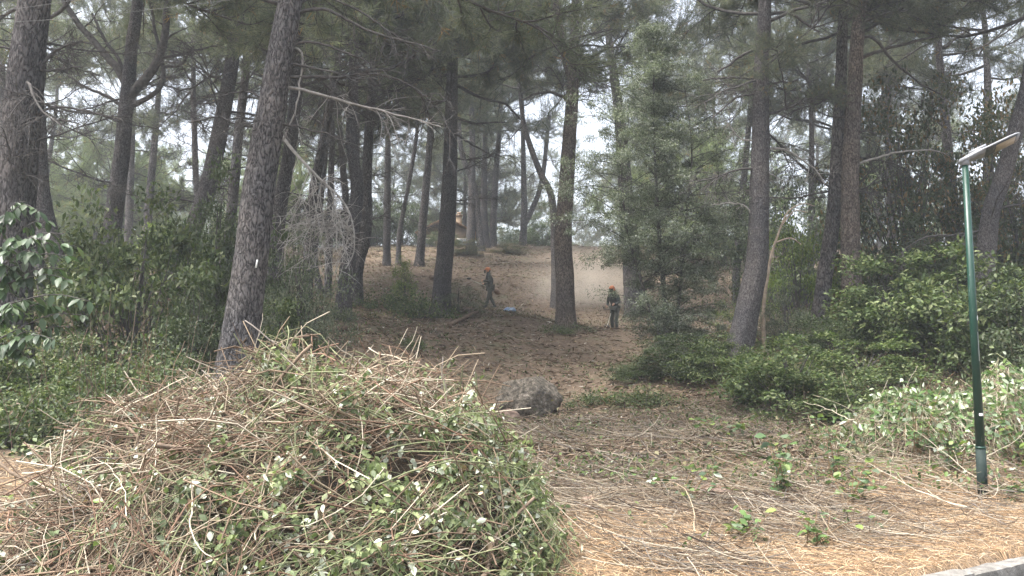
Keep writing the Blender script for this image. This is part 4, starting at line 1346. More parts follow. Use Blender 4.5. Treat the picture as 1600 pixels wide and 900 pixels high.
def green_part(n, rg):
    x, y = sample_pile(n * 6, rg)
    k = rg.random(len(x)) < np.clip((x + 1.5) * .35 + .18 + 1.5 * vnoise(x * 1.3, y * 1.3, 51), .05, 1)
    k &= ~((x < -1.9) & (rg.random(len(x)) < .75))
    return x[k][:n], y[k][:n]


def any_part(n, rg):
    return sample_pile(n, rg)


LPAL = [(.115, .15, .07), (.18, .22, .1), (.07, .09, .045), (.26, .3, .15), (.5, .53, .44), (.17, .125, .08)]
gl, gs = Geo(), Geo()
for smp, ns, per, off, pw in ((green_part, 330, 24, (-.06, .12), [.24, .3, .1, .2, .12, .04]), (any_part, 800, 18, (-.22, .05), [.26, .06, .3, .03, .22, .13])):
    x_, y_ = smp(ns, np.random.default_rng(1)); ns = min(ns, len(x_))
    pos, d_, n_, l_, w_, c_, pt_ = sprays(ns, per, np.random.default_rng(ns), Hpile, lambda q, r: smp(ns, np.random.default_rng(1)), off, LPAL, pw, (.035, .075), (.022, .045))
    leaves(gl, pos - pb, d_, n_, l_, w_, c_, rich=True)
    tubes(gs, pt_ - pb, np.full((ns, 5), .0025) * np.linspace(1, .5, 5), 3, np.tile(np.array([SCOL['green']]), (ns, 1)))
tag(link('small_leaves', gl.mesh('small_leaves', M['leaf'], True), pile), kind='stuff')
tag(link('shoots', gs.mesh('shoots', M['stem'], True), pile), kind='stuff')
# the stems and leaves that can be told apart
STEMM = []
for k in range(30):
    rg = np.random.default_rng(700 + k)
    L = rg.uniform(.7, 1.5)
    path = bezier_like((-L / 2, 0, 0), (1, rg.normal() * .1, .12), L, 12, np.array((0, rg.normal() * .05, -.035 if k % 3 else .02)), rg)
    g = Geo()
    c = np.array([[SCOL[s] for s in ('brown', 'tan', 'red', 'pale', 'green', 'brown', 'tan', 'grey')][k % 8]])
    rr = rg.uniform(.004, .009)
    tubes(g, path, np.linspace(rr, rr * .4, 12), 6, c)
    for s in range(rg.integers(0, 4)):
        j = rg.integers(3, 11)
        t2 = bezier_like(path[j], unit(path[j] - path[j - 1]) + rand_dirs(1, rg)[0] * .7, rg.uniform(.1, .35), 6, np.zeros(3), rg)
        tubes(g, t2, np.linspace(rr * .5, rr * .2, 6), 4, c)
    STEMM.append(g.mesh('cut_stem', M['stem'], True))


def stem_obj(parent, origin, p, heading, nrm, roll, sc, mesh, name='cut_stem'):
    t = unit(np.array((math.cos(heading), math.sin(heading), 0)))
    t = unit(t - nrm * (t @ nrm))
    s = np.cross(nrm, t)
    Mx = Matrix((t, s, nrm)).transposed().to_4x4() @ Matrix.Rotation(roll, 4, 'Y')
    o = link(name, mesh, parent, p - origin)
    o.rotation_euler = Mx.to_euler()
    o.scale = (sc,) * 3
    return o


n = 290
x, y = sample_pile(n, prg)
nn = surf_normal(Hpile, x, y)
an = pile_angles(x, y, prg)
for k in range(n):
    p = np.array((x[k], y[k], 0.0)); p[2] = float(Hpile(x[k:k + 1], y[k:k + 1])[0])
    rim = prg.random() < .12
    stem_obj(pile, pb, p + nn[k] * prg.uniform(.0, .09), an[k], nn[k], prg.uniform(-.15, .15) if not rim else prg.uniform(-.8, -.3), prg.uniform(.45, 1.0), STEMM[prg.integers(30)])
msawn = mat_noise('sawn_wood', [(.3, (.42, .32, .2)), (.7, (.62, .5, .34))], 30, .8, .1)
for k in range(16):
    rg = np.random.default_rng(760 + k)
    L = rg.uniform(.5, 1.2); rr = rg.uniform(.011, .022)
    path = bezier_like((-L / 2, 0, 0), (1, 0, 0), L, 10, np.array((0, rg.normal() * .06, rg.normal() * .03)), rg)
    g = Geo(); tubes(g, path, np.linspace(rr, rr * .6, 10), 8)
    x, y = sample_pile(1, rg)
    nn = surf_normal(Hpile, x, y)[0]
    o = stem_obj(pile, pb, np.array((x[0], y[0], float(Hpile(x, y)[0]))) + nn * rg.uniform(-.03, .06), float(pile_angles(x, y, rg)[0]), nn, rg.uniform(-.2, .2), 1.0, g.mesh('cut_branch', M['log'], True), 'cut_branch')
    g = Geo(); t_ = unit(path[1] - path[0]); u_ = unit(np.cross(t_, (0, 0, 1.0))); v_ = np.cross(t_, u_)
    ring = [path[0] - t_ * .001 + (u_ * math.cos(a) + v_ * math.sin(a)) * rr * .99 for a in np.arange(10) / 10 * 2 * np.pi]
    g.add(ring + [path[0] - t_ * .001], t=[(10, (i + 1) % 10, i) for i in range(10)])
    link('sawn_end', g.mesh('sawn_end', msawn), o)
n = 290
x, y = sample_pile(n, prg)
nn = surf_normal(Hpile, x, y)
PLM = []
for k, c in enumerate([(.55, .6, .5), (.68, .7, .62), (.42, .5, .36), (.14, .21, .07), (.2, .28, .09), (.09, .14, .05)]):
    g = Geo()
    leaves(g, np.zeros((1, 3)), np.array([[1, 0, 0.0]]), np.array([[0, 0, 1.0]]), .065, .042, np.array([c]), fold=.3, droop=.25 * (k % 2), rich=True)
    PLM.append(g.mesh('leaf', M['bigleaf'], True))
for k in range(n):
    p = np.array((x[k], y[k], float(Hpile(x[k:k + 1], y[k:k + 1])[0]))) + nn[k] * prg.uniform(.02, .11)
    link('leaf', PLM[prg.choice(6, p=[.24, .16, .2, .16, .14, .1])], pile, p - pb, (prg.uniform(-1.2, 1.2), prg.uniform(-.3, 1.4), prg.uniform(0, 6.28)), prg.uniform(.6, 1.25))

# smaller cut heap on the right: pale-backed leaves on long stems
hx, hy = P(1455, 640, 11.6)[:2]
heap = empty('brush_heap', (hx, hy, hz(hx, hy)), 'heap of cut vines with pale-backed leaves beside the street lamp', 'brush heap')
hb = np.array((hx, hy, hz(hx, hy)))


def Hheap(x, y):
    r = np.sqrt(((x - hx) / 1.7) ** 2 + ((y - hy - .1) / .9) ** 2)
    r2 = np.sqrt(((x - hx - 1.1) / 1.4) ** 2 + ((y - hy - .3) / .9) ** 2)
    return np.maximum(.62 * np.clip(1 - r ** 1.8, 0, 1), .78 * np.clip(1 - r2 ** 1.8, 0, 1)) * (1 + 1.1 * vnoise(x * 2.2, y * 2.2, 5)) + h(x, y)


n = 1500
x = prg.uniform(hx - 1.7, hx + 2.4, n); y = prg.uniform(hy - .9, hy + 1.1, n)
paths = drape_stems(Hheap, x, y, prg.uniform(0, 6.28, n), prg.uniform(.3, .9, n), 6, prg.uniform(0, .15, n), prg)
g = Geo()
tubes(g, paths - hb, prg.uniform(.002, .005, n)[:, None] * np.linspace(1, .5, 6)[None], 3, np.array([SCOL['green'], SCOL['pale'], SCOL['tan'], SCOL['brown']])[prg.integers(0, 4, n)])
tag(link('cut_twigs', g.mesh('cut_twigs', M['stem'], True), heap), kind='stuff')
n = 4200
x = prg.normal(hx + .45, 1.0, n); y = prg.normal(hy + .1, .45, n)
k = (Hheap(x, y) - h(x, y)) > .05
x, y = x[k], y[k]; n = len(x)
nn = surf_normal(Hheap, x, y)
pos = np.stack([x, y, Hheap(x, y)], 1) + nn * (prg.normal(0, .13, (n, 1)) * (1 + 1.5 * vnoise(x * 4, y * 4, 71))[:, None])
lc = np.array([(.10, .17, .055), (.16, .23, .08), (.42, .48, .34), (.55, .6, .48), (.07, .11, .04)])[prg.choice(5, n, p=[.3, .24, .18, .13, .15])] * prg.uniform(.8, 1.2, (n, 1))
g = Geo()
leaves(g, pos - hb, unit(rand_dirs(n, prg) + np.array((0, -.3, -.5))), unit(nn + rand_dirs(n, prg) * .7), prg.uniform(.06, .13, n), prg.uniform(.035, .06, n), lc, rich=True)
tag(link('small_leaves', g.mesh('small_leaves', M['leaf'], True), heap), kind='stuff')
for k in range(30):
    x0, y0 = prg.uniform(hx - 1.5, hx + 2.2), prg.uniform(hy - .6, hy + .8)
    nz_ = surf_normal(Hheap, np.array([x0]), np.array([y0]))[0]
    stem_obj(heap, hb, np.array((x0, y0, float(Hheap(np.array([x0]), np.array([y0]))[0]) + .05)), prg.uniform(0, 6.28), nz_, prg.uniform(-.5, .2), prg.uniform(.6, 1.3), STEMM[prg.choice([3, 4, 11, 12, 19, 20, 1, 9])])

# ------------------------------------------------------------------ litter on the ground
grg = np.random.default_rng(808)


def in_pile(x, y):
    return (Hpile(x, y) - h(x, y, False)) > .12


def hlit(x, y):
    return h(x, y)


# pine straw on the verge
n = 85000
x = grg.uniform(-4.5, 8, n); y = 4.0 + 11 * grg.random(n) ** 1.3
kd = kerb_dist(x, y)
k = (kd > .12) & ~in_pile(x, y) & (np.abs(x) < .72 * y + 1) & (grg.random(n) < np.clip(1.15 - (kd - 1.3) * .33 + .8 * vnoise(x * .9, y * .9, 44), .1, 1))
x, y = x[k], y[k]; n = len(x)
a = grg.uniform(0, 6.28, n); L = grg.uniform(.06, .17, n)
z = h(x, y) + grg.uniform(.0, .035, n)
p0 = np.stack([x, y, z], 1)
p2 = np.stack([x + np.cos(a) * L, y + np.sin(a) * L, 0 * x], 1); p2[:, 2] = h(p2[:, 0], p2[:, 1]) + grg.uniform(-.005, .05, n)
p1 = (p0 + p2) / 2 + np.stack([-np.sin(a), np.cos(a), np.zeros(n)], 1) * (grg.normal(0, .1, n) * L)[:, None]; p1[:, 2] += grg.uniform(0, .02, n)
g = Geo()
sc_ = np.array([(.42, .285, .165), (.53, .385, .24), (.30, .195, .115), (.62, .5, .35), (.17, .115, .07)])[grg.choice(5, n, p=[.3, .28, .2, .12, .1])] * grg.uniform(.75, 1.15, (n, 1))
tubes(g, np.stack([p0, p1, p2], 1), np.stack([np.full(n, .0020), np.full(n, .0026), np.full(n, .0012)], 1), 3, sc_)
tag(link('pine_straw', g.mesh('pine_straw', M['litter'])), 'tan pine needle straw covering the verge', kind='stuff')

# dry stems and twigs lying between the pile and the lamp
n = 24000
x = grg.uniform(-.6, 9, n); y = 6.3 + 9 * grg.random(n) ** 1.2
k = ~in_pile(x, y) & (np.abs(x) < .7 * y + 1) & (kerb_dist(x, y) > .9) & (grg.random(n) < np.clip(.42 + 2.4 * vnoise(x * .8, y * .8, 91) + .8 * vnoise(x * 2.6, y * 2.6, 92), .05, 1))
x, y = x[k], y[k]; n = len(x)
paths = drape_stems(hlit, x, y, grg.normal(.1, .9, n), grg.uniform(.2, 1.0, n), 6, grg.uniform(.0, 1, n) ** 2 * .32, grg)
g = Geo()
sc_ = np.array([SCOL['tan'], SCOL['brown'], SCOL['pale'], SCOL['grey'], SCOL['dark']])[grg.choice(5, n, p=[.3, .26, .16, .14, .14])] * grg.uniform(.6, 1.25, (n, 1))
tubes(g, paths, grg.uniform(.0022, .0052, n)[:, None] * np.linspace(1, .5, 6)[None], 3, sc_)
n = 900
x = grg.uniform(-.2, 7.5, n); y = grg.uniform(7.0, 13.5, n)
k = ~in_pile(x, y) & (kerb_dist(x, y) > 1.5)
x, y = x[k], y[k]; n = len(x)
paths = drape_stems(hlit, x, y, grg.normal(.2, .9, n), grg.uniform(.8, 1.9, n), 9, grg.uniform(.05, .38, n), grg, 1.1)
sc_ = np.array([SCOL['tan'], SCOL['brown'], SCOL['pale'], SCOL['grey'], SCOL['dark']])[grg.choice(5, n, p=[.3, .25, .2, .1, .15])] * grg.uniform(.7, 1.2, (n, 1))
tubes(g, paths, grg.uniform(.003, .0058, n)[:, None] * np.linspace(1, .4, 9)[None], 4, sc_)
tag(link('dry_stems', g.mesh('dry_stems', M['stem'], True)), 'layer of dry cut stems on the ground between brush pile and lamp', kind='stuff')
# those that stand out lie as single stems
for k in range(60):
    x0 = grg.uniform(.2, 6.5); y0 = grg.uniform(7.2, 13)
    if in_pile(np.array([x0]), np.array([y0]))[0] or kerb_dist(x0, y0) < 1.2: continue
    nz_ = surf_normal(lambda a, b: h(a, b, False), np.array([x0]), np.array([y0]))[0]
    o = stem_obj(None, np.zeros(3), np.array((x0, y0, hz(x0, y0) + .06)), grg.uniform(0, 6.28), nz_, grg.uniform(-.25, .05), grg.uniform(.7, 1.5), STEMM[grg.choice([0, 1, 3, 7, 8, 9, 15, 17, 25, 23])], 'cut_stem')
    tag(o, 'single cut stem lying on the cleared ground between brush pile and street lamp', 'stem', 'cut stems strewn on the ground')

# crumbs, chips, leaves and needles on the slope
n = 110000
y = 11 + 50 * grg.random(n) ** 1.6
x = grg.uniform(-.62, .66, n) * y
k = ~in_pile(x, y)
x, y = x[k], y[k]; n = len(x)
pos = np.stack([x, y, h(x, y) + grg.uniform(.003, .03, n)], 1)
cc = np.array([(.23, .165, .115), (.12, .085, .06), (.36, .28, .2), (.1, .135, .055), (.55, .51, .44), (.07, .052, .04)])[grg.choice(6, n, p=[.34, .25, .18, .1, .04, .09])] * grg.uniform(.7, 1.25, (n, 1))
g = Geo()
dd_ = rand_dirs(n, grg) * np.array((1, 1, .25))
leaves(g, pos, dd_, unit(np.array((0, 0, 1.0)) + rand_dirs(n, grg) * .5), grg.uniform(.06, .2, n) * (1 + y / 60), grg.uniform(.008, .03, n) * (1 + y / 60), cc)
tag(link('leaf_litter', g.mesh('leaf_litter', M['litter'])), 'brown leaf and needle litter strewn over the cleared slope', kind='stuff')
n = 14000
y = 13 + 44 * grg.random(n) ** 1.3
x = grg.uniform(-.5, .55, n) * y
k = grg.random(n) < np.clip(.45 + 1.6 * vnoise(x * .35, y * .35, 17), .04, 1)
x, y = x[k], y[k]; n = len(x)
paths = drape_stems(hlit, x, y, grg.uniform(0, 6.28, n), grg.uniform(.2, .9, n), 5, grg.uniform(.01, .2, n), grg)
g = Geo()
tubes(g, paths, grg.uniform(.003, .007, n)[:, None] * np.linspace(1, .5, 5)[None], 3, np.array([SCOL['tan'], SCOL['brown'], SCOL['pale'], SCOL['dark']])[grg.choice(4, n, p=[.4, .25, .15, .2])])
tag(link('cut_twigs', g.mesh('cut_twigs', M['stem'], True)), 'cut twigs scattered over the cleared slope', kind='stuff')
# green weeds and creepers as a thin cover
n = 60000
y = 9 + 46 * grg.random(n) ** 1.2
x = grg.uniform(-.66, .68, n) * y
w = np.clip(2.4 * vnoise(x * .3 + 5, y * .3, 29) + .9 * vnoise(x * 1.1, y * 1.1, 33) + .05 + .4 * ((x < -.34 * y) | (x > .27 * y)), 0, 1)
k = (grg.random(n) < w) & ~in_pile(x, y) & (kerb_dist(x, y) > 3.0)
x, y = x[k], y[k]; n = len(x)
pos = np.stack([x, y, h(x, y) + grg.uniform(.01, .3, n) * np.clip(.7 + 1.5 * vnoise(x * 1.4, y * 1.4, 37), .15, 1.3)], 1)
cc = np.array([(.075, .1, .04), (.1, .13, .05), (.06, .075, .035), (.2, .18, .1)])[grg.integers(0, 4, n)] * grg.uniform(.7, 1.25, (n, 1))
g = Geo()
leaves(g, pos, rand_dirs(n, grg), unit(np.array((0, 0, 1.0)) + rand_dirs(n, grg) * .6), grg.uniform(.05, .11, n), grg.uniform(.03, .055, n), cc)
tag(link('ground_cover', g.mesh('ground_cover', M['leaf'])), 'low green weeds and creepers under the trees', kind='stuff')
n = 14000
x = grg.uniform(-.2, 7.5, n); y = grg.uniform(6.6, 15, n)
k = (grg.random(n) < np.clip(2.4 * vnoise(x * .9 + 11, y * .9, 35) - .12 + .25 * vnoise(x * 4, y * 4, 36), 0, 1)) & ~in_pile(x, y) & (kerb_dist(x, y) > 1.3)
x, y = x[k], y[k]; n = len(x)
pos = np.stack([x, y, h(x, y) + grg.uniform(.01, .2, n)], 1)
cc = np.array([(.09, .14, .045), (.13, .19, .06), (.06, .095, .04), (.2, .25, .1), (.42, .46, .36)])[grg.choice(5, n, p=[.3, .25, .2, .15, .1])] * grg.uniform(.7, 1.25, (n, 1))
g = Geo()
leaves(g, pos, rand_dirs(n, grg), unit(np.array((0, 0, 1.0)) + rand_dirs(n, grg) * .6), grg.uniform(.04, .09, n), grg.uniform(.025, .055, n), cc, rich=True)
tag(link('regrowth', g.mesh('regrowth', M['leaf'], True)), 'patchy green regrowth among the dry stems on the verge', kind='stuff')
n = 42000
y = 27 + 36 * grg.random(n)
x = grg.uniform(-.34, .45, n) * y
k = grg.random(n) < np.clip(.25 + 2.0 * vnoise(x * .45, y * .45, 131) + .8 * vnoise(x * 1.6, y * 1.6, 132), .02, 1)
x, y = x[k], y[k]; n = len(x)
pos = np.stack([x, y, h(x, y) - .01], 1)
cc = np.array([(.19, .14, .085), (.12, .11, .06), (.085, .105, .045), (.22, .165, .1)])[grg.integers(0, 4, n)] * grg.uniform(.7, 1.2, (n, 1))
g = Geo()
leaves(g, pos, unit(np.array((0, 0, 1.0)) + rand_dirs(n, grg) * .55), rand_dirs(n, grg), grg.uniform(.05, .16, n), grg.uniform(.012, .03, n), cc, droop=.3)
tag(link('dry_grass', g.mesh('dry_grass', M['leaf'])), 'dry grass and low scrub patches on the upper slope', kind='stuff')
# undergrowth mass at both sides
n = 60000
y = grg.uniform(7.6, 24, n)
sgn = np.where(grg.random(n) < .62, 1, -1)
f = np.where(sgn > 0, grg.uniform(.32, .72, n), -grg.uniform(.36, .72, n))
x = f * y
hh2 = np.clip(.55 + 1.2 * vnoise(x * .8, y * .8, 61) + .5 * vnoise(x * 2.2, y * 2.2, 62), .05, 1.3) * np.clip((np.abs(f) - .3) * 8, .2, 1)
k = ~in_pile(x, y) & ~((y < 13) & (x > 0)) & ~((y < 11) & (kerb_dist(x, y) < 4.2))
x, y, hh2 = x[k], y[k], hh2[k]; n = len(x)
pos = np.stack([x, y, h(x, y) + hh2 * grg.random(n) ** .6], 1)
cc = np.array([(.055, .08, .028), (.075, .105, .036), (.042, .062, .025), (.115, .135, .06), (.13, .095, .055)])[grg.choice(5, n, p=[.3, .25, .2, .13, .12])] * grg.uniform(.7, 1.25, (n, 1))
g = Geo()
leaves(g, pos, unit(rand_dirs(n, grg) + np.array((0, 0, -.2))), unit(np.array((0, -.4, 1.0)) + rand_dirs(n, grg) * .7), grg.uniform(.035, .08, n), grg.uniform(.02, .042, n), cc)
kk = grg.choice(n, 1500, replace=False)
base_ = pos[kk].copy(); base_[:, 2] = h(base_[:, 0], base_[:, 1])
tip_ = base_ + np.stack([grg.normal(0, .3, 1500), grg.normal(0, .3, 1500), hh2[kk] * grg.uniform(.7, 1.5, 1500) + .1], 1)
gs = Geo(); tubes(gs, np.stack([base_, (base_ + tip_) / 2 + grg.normal(0, .06, (1500, 3)), tip_], 1), np.full((1500, 3), .004) * np.array((1.3, 1, .5)), 3, jitter_col((.16, .12, .085), 1500, .4, grg))
tag(link('bare_stems', gs.mesh('bare_stems', M['stem'], True)), 'bare brown stems standing in the undergrowth', kind='stuff')
tag(link('undergrowth', g.mesh('undergrowth', M['leaf'])), 'dense leafy undergrowth under the trees at both sides', kind='stuff')

# ------------------------------------------------------------------ stones, log, cone, bag
def stone(name, label, px, py, d, s, seed, mat, sink=.35, rotz=0.0, cat='rock'):
    bm_n = 56
    th = np.linspace(0, np.pi, bm_n // 2 + 1); ph = np.arange(bm_n) / bm_n * 2 * np.pi
    T, Ph = np.meshgrid(th, ph, indexing='ij')
    D = np.stack([np.sin(T) * np.cos(Ph), np.sin(T) * np.sin(Ph), np.cos(T)], -1)
    r = 1 + .45 * vnoise(D[..., 0] * 1.6 + seed, D[..., 1] * 1.6 + D[..., 2] * 1.3, seed) + .32 * vnoise(D[..., 0] * 3.5 - seed, D[..., 2] * 3.5 + D[..., 1] * 2, seed + 1) + .09 * vnoise(D[..., 0] * 9, D[..., 2] * 9 + D[..., 1] * 6, seed + 2)
    rs = np.random.default_rng(seed + 50)
    for k in range(11):                      # split faces
        nrm = unit(rs.normal(size=3)); cut = rs.uniform(.72, .98)
        dn = D @ nrm
        r = np.where(dn > .05, np.minimum(r, cut / np.maximum(dn, .05) * (1 + .05 * vnoise(D[..., 0] * 7 + k, D[..., 2] * 7 + D[..., 1] * 5, seed + k))), r)
    V = (D * r[..., None]) * np.array(s)
    nt, npz = T.shape
    i = np.arange(nt - 1)[:, None] * npz; j = np.arange(npz)[None]; j2 = (j + 1) % npz
    q = np.stack([i + j, i + npz + j, i + npz + j2, i + j2], -1).reshape(-1, 4)
    g = Geo().add(V.reshape(-1, 3), q=q)
    p = P(px, py, d)
    x, y = p[0], d
    o = link(name, g.mesh(name, mat, True), loc=(x, y, hz(x, y) + s[2] * (1 - 2 * sink)), rot=(0, 0, rotz))
    return tag(o, label, cat)


mrock = mat_noise('mossy_granite', [(.32, (.045, .04, .031)), (.47, (.11, .096, .076)), (.6, (.18, .155, .125)), (.72, (.34, .3, .25))], 13, .95, 1.0, 16, dist=.08, detail=8)
mpink = mat_noise('pinkish_stone', [(.3, (.13, .09, .07)), (.7, (.33, .24, .185))], 9, .95, .9, 24, dist=.04)
stone('boulder', 'mossy grey boulder on the cleared slope behind the brush pile', 830, 640, 16.5, (.64, .56, .72), 5, mrock, .31, .3)
stone('rock', 'rounded pinkish rock at the left foot of the mossy boulder', 792, 645, 15.7, (.24, .22, .2), 8, mpink, .3)
stone('rock', 'half-buried pinkish stone among the cut stems at right', 1113, 775, 9.3, (.26, .2, .12), 12, mpink, .36, .2)
stone('rock', 'small brown stone in the dry stems near the brush pile foot', 920, 808, 8.4, (.12, .1, .09), 15, mpink, .25)

mlog = mat_noise('log_bark', [(.3, (.08, .055, .04)), (.7, (.2, .14, .1))], 8, .9, .7, 20, stretch=(.3, 1, 1))
def log(label, pa, pb2, d0, d1, r, name='fallen_log'):
    a = P(*pa, d0); b = P(*pb2, d1)
    a[2] = hz(a[0], a[1]) + r * .7; b[2] = hz(b[0], b[1]) + r * .7
    path = smooth_path([a, (a + b) / 2 + np.array((.05, 0, .02)), b], 14)
    g = trunk_geo(path - a, np.linspace(r, r * .8, 14), 3, 14, False)
    e = g.v[0]
    g.t.append(np.array([[0, k + 1, k] for k in range(1, 13)])); g.t.append(np.array([[13 * 14, 13 * 14 + k, 13 * 14 + k + 1] for k in range(1, 13)]))
    return tag(link(name, g.mesh(name, mlog, True), loc=a), label, 'log')


log('reddish slab of log on the slope below the worker', (702, 530), (748, 508), 25, 28, .075)
log('short log lying behind the top of the brush pile', (530, 520), (560, 508), 20.5, 21, .12)
log('pale log by the foot of the crest pines', (672, 428), (688, 424), 40, 40.5, .14)

# pine cone on the straw
cp_ = P(1358, 822, 8.3); cz = hz(cp_[0], 8.3)
g = Geo()
nsc = 60
k = np.arange(nsc); f = k / nsc; an = k * 2.399
rr = .03 * np.sin(np.pi * (f * .85 + .1)) + .004
pos = np.stack([f * .085 - .04, rr * np.cos(an) * .6, rr * np.sin(an) * .6], 1)
dr = np.stack([np.full(nsc, .5), np.cos(an), np.sin(an)], 1)
leaves(g, pos, dr, np.stack([np.full(nsc, 1.0), -.3 * np.cos(an), -.3 * np.sin(an)], 1), .022, .022, jitter_col((.12, .075, .05), nsc), rich=True)
tubes(g, np.array([(-.04, 0, 0), (0, 0, 0), (.045, 0, 0)]), np.array([.012, .018, .004]), 8, np.array([(.08, .05, .035)]))
tag(link('pine_cone', g.mesh('pine_cone', M['litter']), loc=(cp_[0], 8.3, cz + .035), rot=(0, .1, .4)), 'dark pine cone lying on the straw verge', 'cone')
# pale broken stick
stk = empty('broken_stick', (0, 0, 0), 'short pale broken stick lying on the straw below the spreading plant', 'stick')
a = P(1298, 812, 8.6); b = P(1318, 796, 8.75); a[2] = hz(a[0], a[1]) + .03; b[2] = hz(b[0], b[1]) + .06
stk.location = a
g = Geo(); tubes(g, smooth_path([a, (a + b) / 2 + np.array((0, 0, .01)), b], 8) - a, np.linspace(.016, .012, 8), 8)
link('stick', g.mesh('stick', M['dead'], True), stk)

# blue bag on the slope
bx = P(797, 476, 34); bz = hz(bx[0], 34)
g = Geo()
n1, n2 = 14, 20
T, Ph = np.meshgrid(np.linspace(0, np.pi, n1), np.arange(n2) / n2 * 2 * np.pi, indexing='ij')
D = np.stack([np.sin(T) * np.cos(Ph), np.sin(T) * np.sin(Ph), np.cos(T)], -1)
r = 1 + .5 * vnoise(D[..., 0] * 2.5, D[..., 2] * 2.5 + D[..., 1], 4) + .3 * vnoise(D[..., 0] * 6, D[..., 2] * 6 + D[..., 1] * 4, 5)
V = D * r[..., None] * np.array((.24, .17, .15)); V[..., 2] = np.maximum(V[..., 2], -.07)
i = np.arange(n1 - 1)[:, None] * n2; j = np.arange(n2)[None]
g.add(V.reshape(-1, 3), q=np.stack([i + j, i + n2 + j, i + n2 + (j + 1) % n2, i + (j + 1) % n2], -1).reshape(-1, 4))
bag = empty('bag', (bx[0], 34, bz + .07), 'crumpled blue and white plastic bag on the slope beside the worker', 'bag')
link('sack', g.mesh('sack', mat_noise('blue_plastic', [(.35, (.08, .14, .27)), (.55, (.18, .26, .38)), (.7, (.42, .46, .5))], 4, .4, .4)), bag)

# ------------------------------------------------------------------ street lamp
def frustum(g, z0, z1, r0_, r1_, n=24, cx=0, cyy=0, cap=True, col=None):
    a = np.arange(n) / n * 2 * np.pi
    lo = np.stack([cx + np.cos(a) * r0_, cyy + np.sin(a) * r0_, np.full(n, z0)], 1)
    hi = np.stack([cx + np.cos(a) * r1_, cyy + np.sin(a) * r1_, np.full(n, z1)], 1)
    k = np.arange(n); k2 = (k + 1) % n
    t = [] if not cap else [(n, n + i, n + i + 1) for i in range(1, n - 1)] + [(0, i + 1, i) for i in range(1, n - 1)]
    g.add(np.concatenate([lo, hi]), q=np.stack([k, k2, n + k2, n + k], 1), t=t, col=col)
    return g


def mat_pole():
    m, N, L, out = new_mat('green_paint')
    b = N.new('ShaderNodeBsdfPrincipled'); b.inputs['Roughness'].default_value = .42
    nn, _ = noise_node(N, L, 26, 6, .75, stretch=(1, 1, .12))
    r = ramp(N, L, nn.outputs[0], [(.0, (.006, .034, .022)), (.55, (.009, .045, .03)), (.64, (.013, .053, .036)), (.68, (.3, .34, .3))])
    n2, _ = noise_node(N, L, 2.0, 4)
    mx = N.new('ShaderNodeMixRGB'); mx.blend_type = 'MULTIPLY'; mx.inputs[0].default_value = .5
    rr_ = ramp(N, L, n2.outputs[0], [(.35, (.75, .75, .75)), (.65, (1.1, 1.1, 1.1))])
    L.new(r.outputs[0], mx.inputs[1]); L.new(rr_.outputs[0], mx.inputs[2])
    L.new(mx.outputs[0], b.inputs['Base Color'])
    L.new(b.outputs[0], out.inputs[0])
    return m


LD = min(np.linspace(7.5, 11, 71), key=lambda q: abs(P(1536, 775, q)[2] - hz(P(1536, 775, q)[0], q)))
lp = P(1536, 775, LD)
lz = hz(lp[0], LD)
ltop = P(1508, 252, LD)[2] - lz
lamp = empty('street_lamp', (lp[0], LD, lz), 'green street lamp post with flat grey lamp head at the right', 'street lamp')
mp_ = mat_pole()
mgrey = mat_plain('lamp_grey', (.24, .25, .265), .45)
g = frustum(Geo(), .55, ltop, .050, .034)
link('post', g.mesh('post', mp_, True), lamp)
link('post_base', frustum(Geo(), -.1, .55, .056, .054).mesh('post_base', mat_noise('dark_green_paint', [(.3, (.010, .02, .018)), (.7, (.022, .036, .031))], 12, .75, .15), True), lamp)
link('collar', frustum(Geo(), .54, .565, .057, .057).mesh('collar', mp_, True), lamp)
def patch(z0, z1, a0, a1, r_, mat, name):
    n = 8
    aa = np.linspace(a0, a1, n)
    zz_ = np.array((z0, z1))
    g = Geo()
    rad = lambda z: .050 - .016 * (z - .55) / (ltop - .55)
    V = [[(math.cos(t) * (rad(z) + r_), math.sin(t) * (rad(z) + r_), z) for t in aa] for z in zz_]
    g.add(np.array(V).reshape(-1, 3), q=[(i, i + 1, i + 1 + n, i + n) for i in range(n - 1)])
    link(name, g.mesh(name, mat, True), lamp)
zst = P(1525, 497, LD)[2] - lz
wht = mat_plain('white_sticker', (.8, .8, .8), .5)
g = Geo()
aa = np.linspace(0, 2 * np.pi, 20, endpoint=False)
rz = .050 - .016 * (zst - .55) / (ltop - .55) + .002
V = [(math.cos(-.62 + .52 * math.cos(t)) * rz, math.sin(-.62 + .52 * math.cos(t)) * rz, zst + .034 * math.sin(t)) for t in aa] + [(math.cos(-.62) * (rz + .0005), math.sin(-.62) * (rz + .0005), zst)]
g.add(V, t=[(20, i, (i + 1) % 20) for i in range(20)])
link('sticker', g.mesh('sticker', wht), lamp)
g = Geo()
V = [(math.cos(-.62 + .16 * math.cos(t)) * (rz + .002), math.sin(-.62 + .16 * math.cos(t)) * (rz + .002), zst + .018 * math.sin(t)) for t in aa] + [(math.cos(-.62) * (rz + .0025), math.sin(-.62) * (rz + .0025), zst)]
g.add(V, t=[(20, i, (i + 1) % 20) for i in range(20)])
link('sticker_mark', g.mesh('sticker_mark', mat_plain('sticker_grey', (.2, .25, .25), .5)), lamp)
zt = P(1527, 648, LD)[2] - lz
patch(zt - .01, zt + .022, -2.0, -.9, .0025, wht, 'tape')
zt2 = P(1522, 540, LD)[2] - lz
patch(zt2 - .18, zt2 + .16, -1.25, -1.13, .002, mat_plain('bare_metal', (.5, .52, .5), .6), 'scratch')
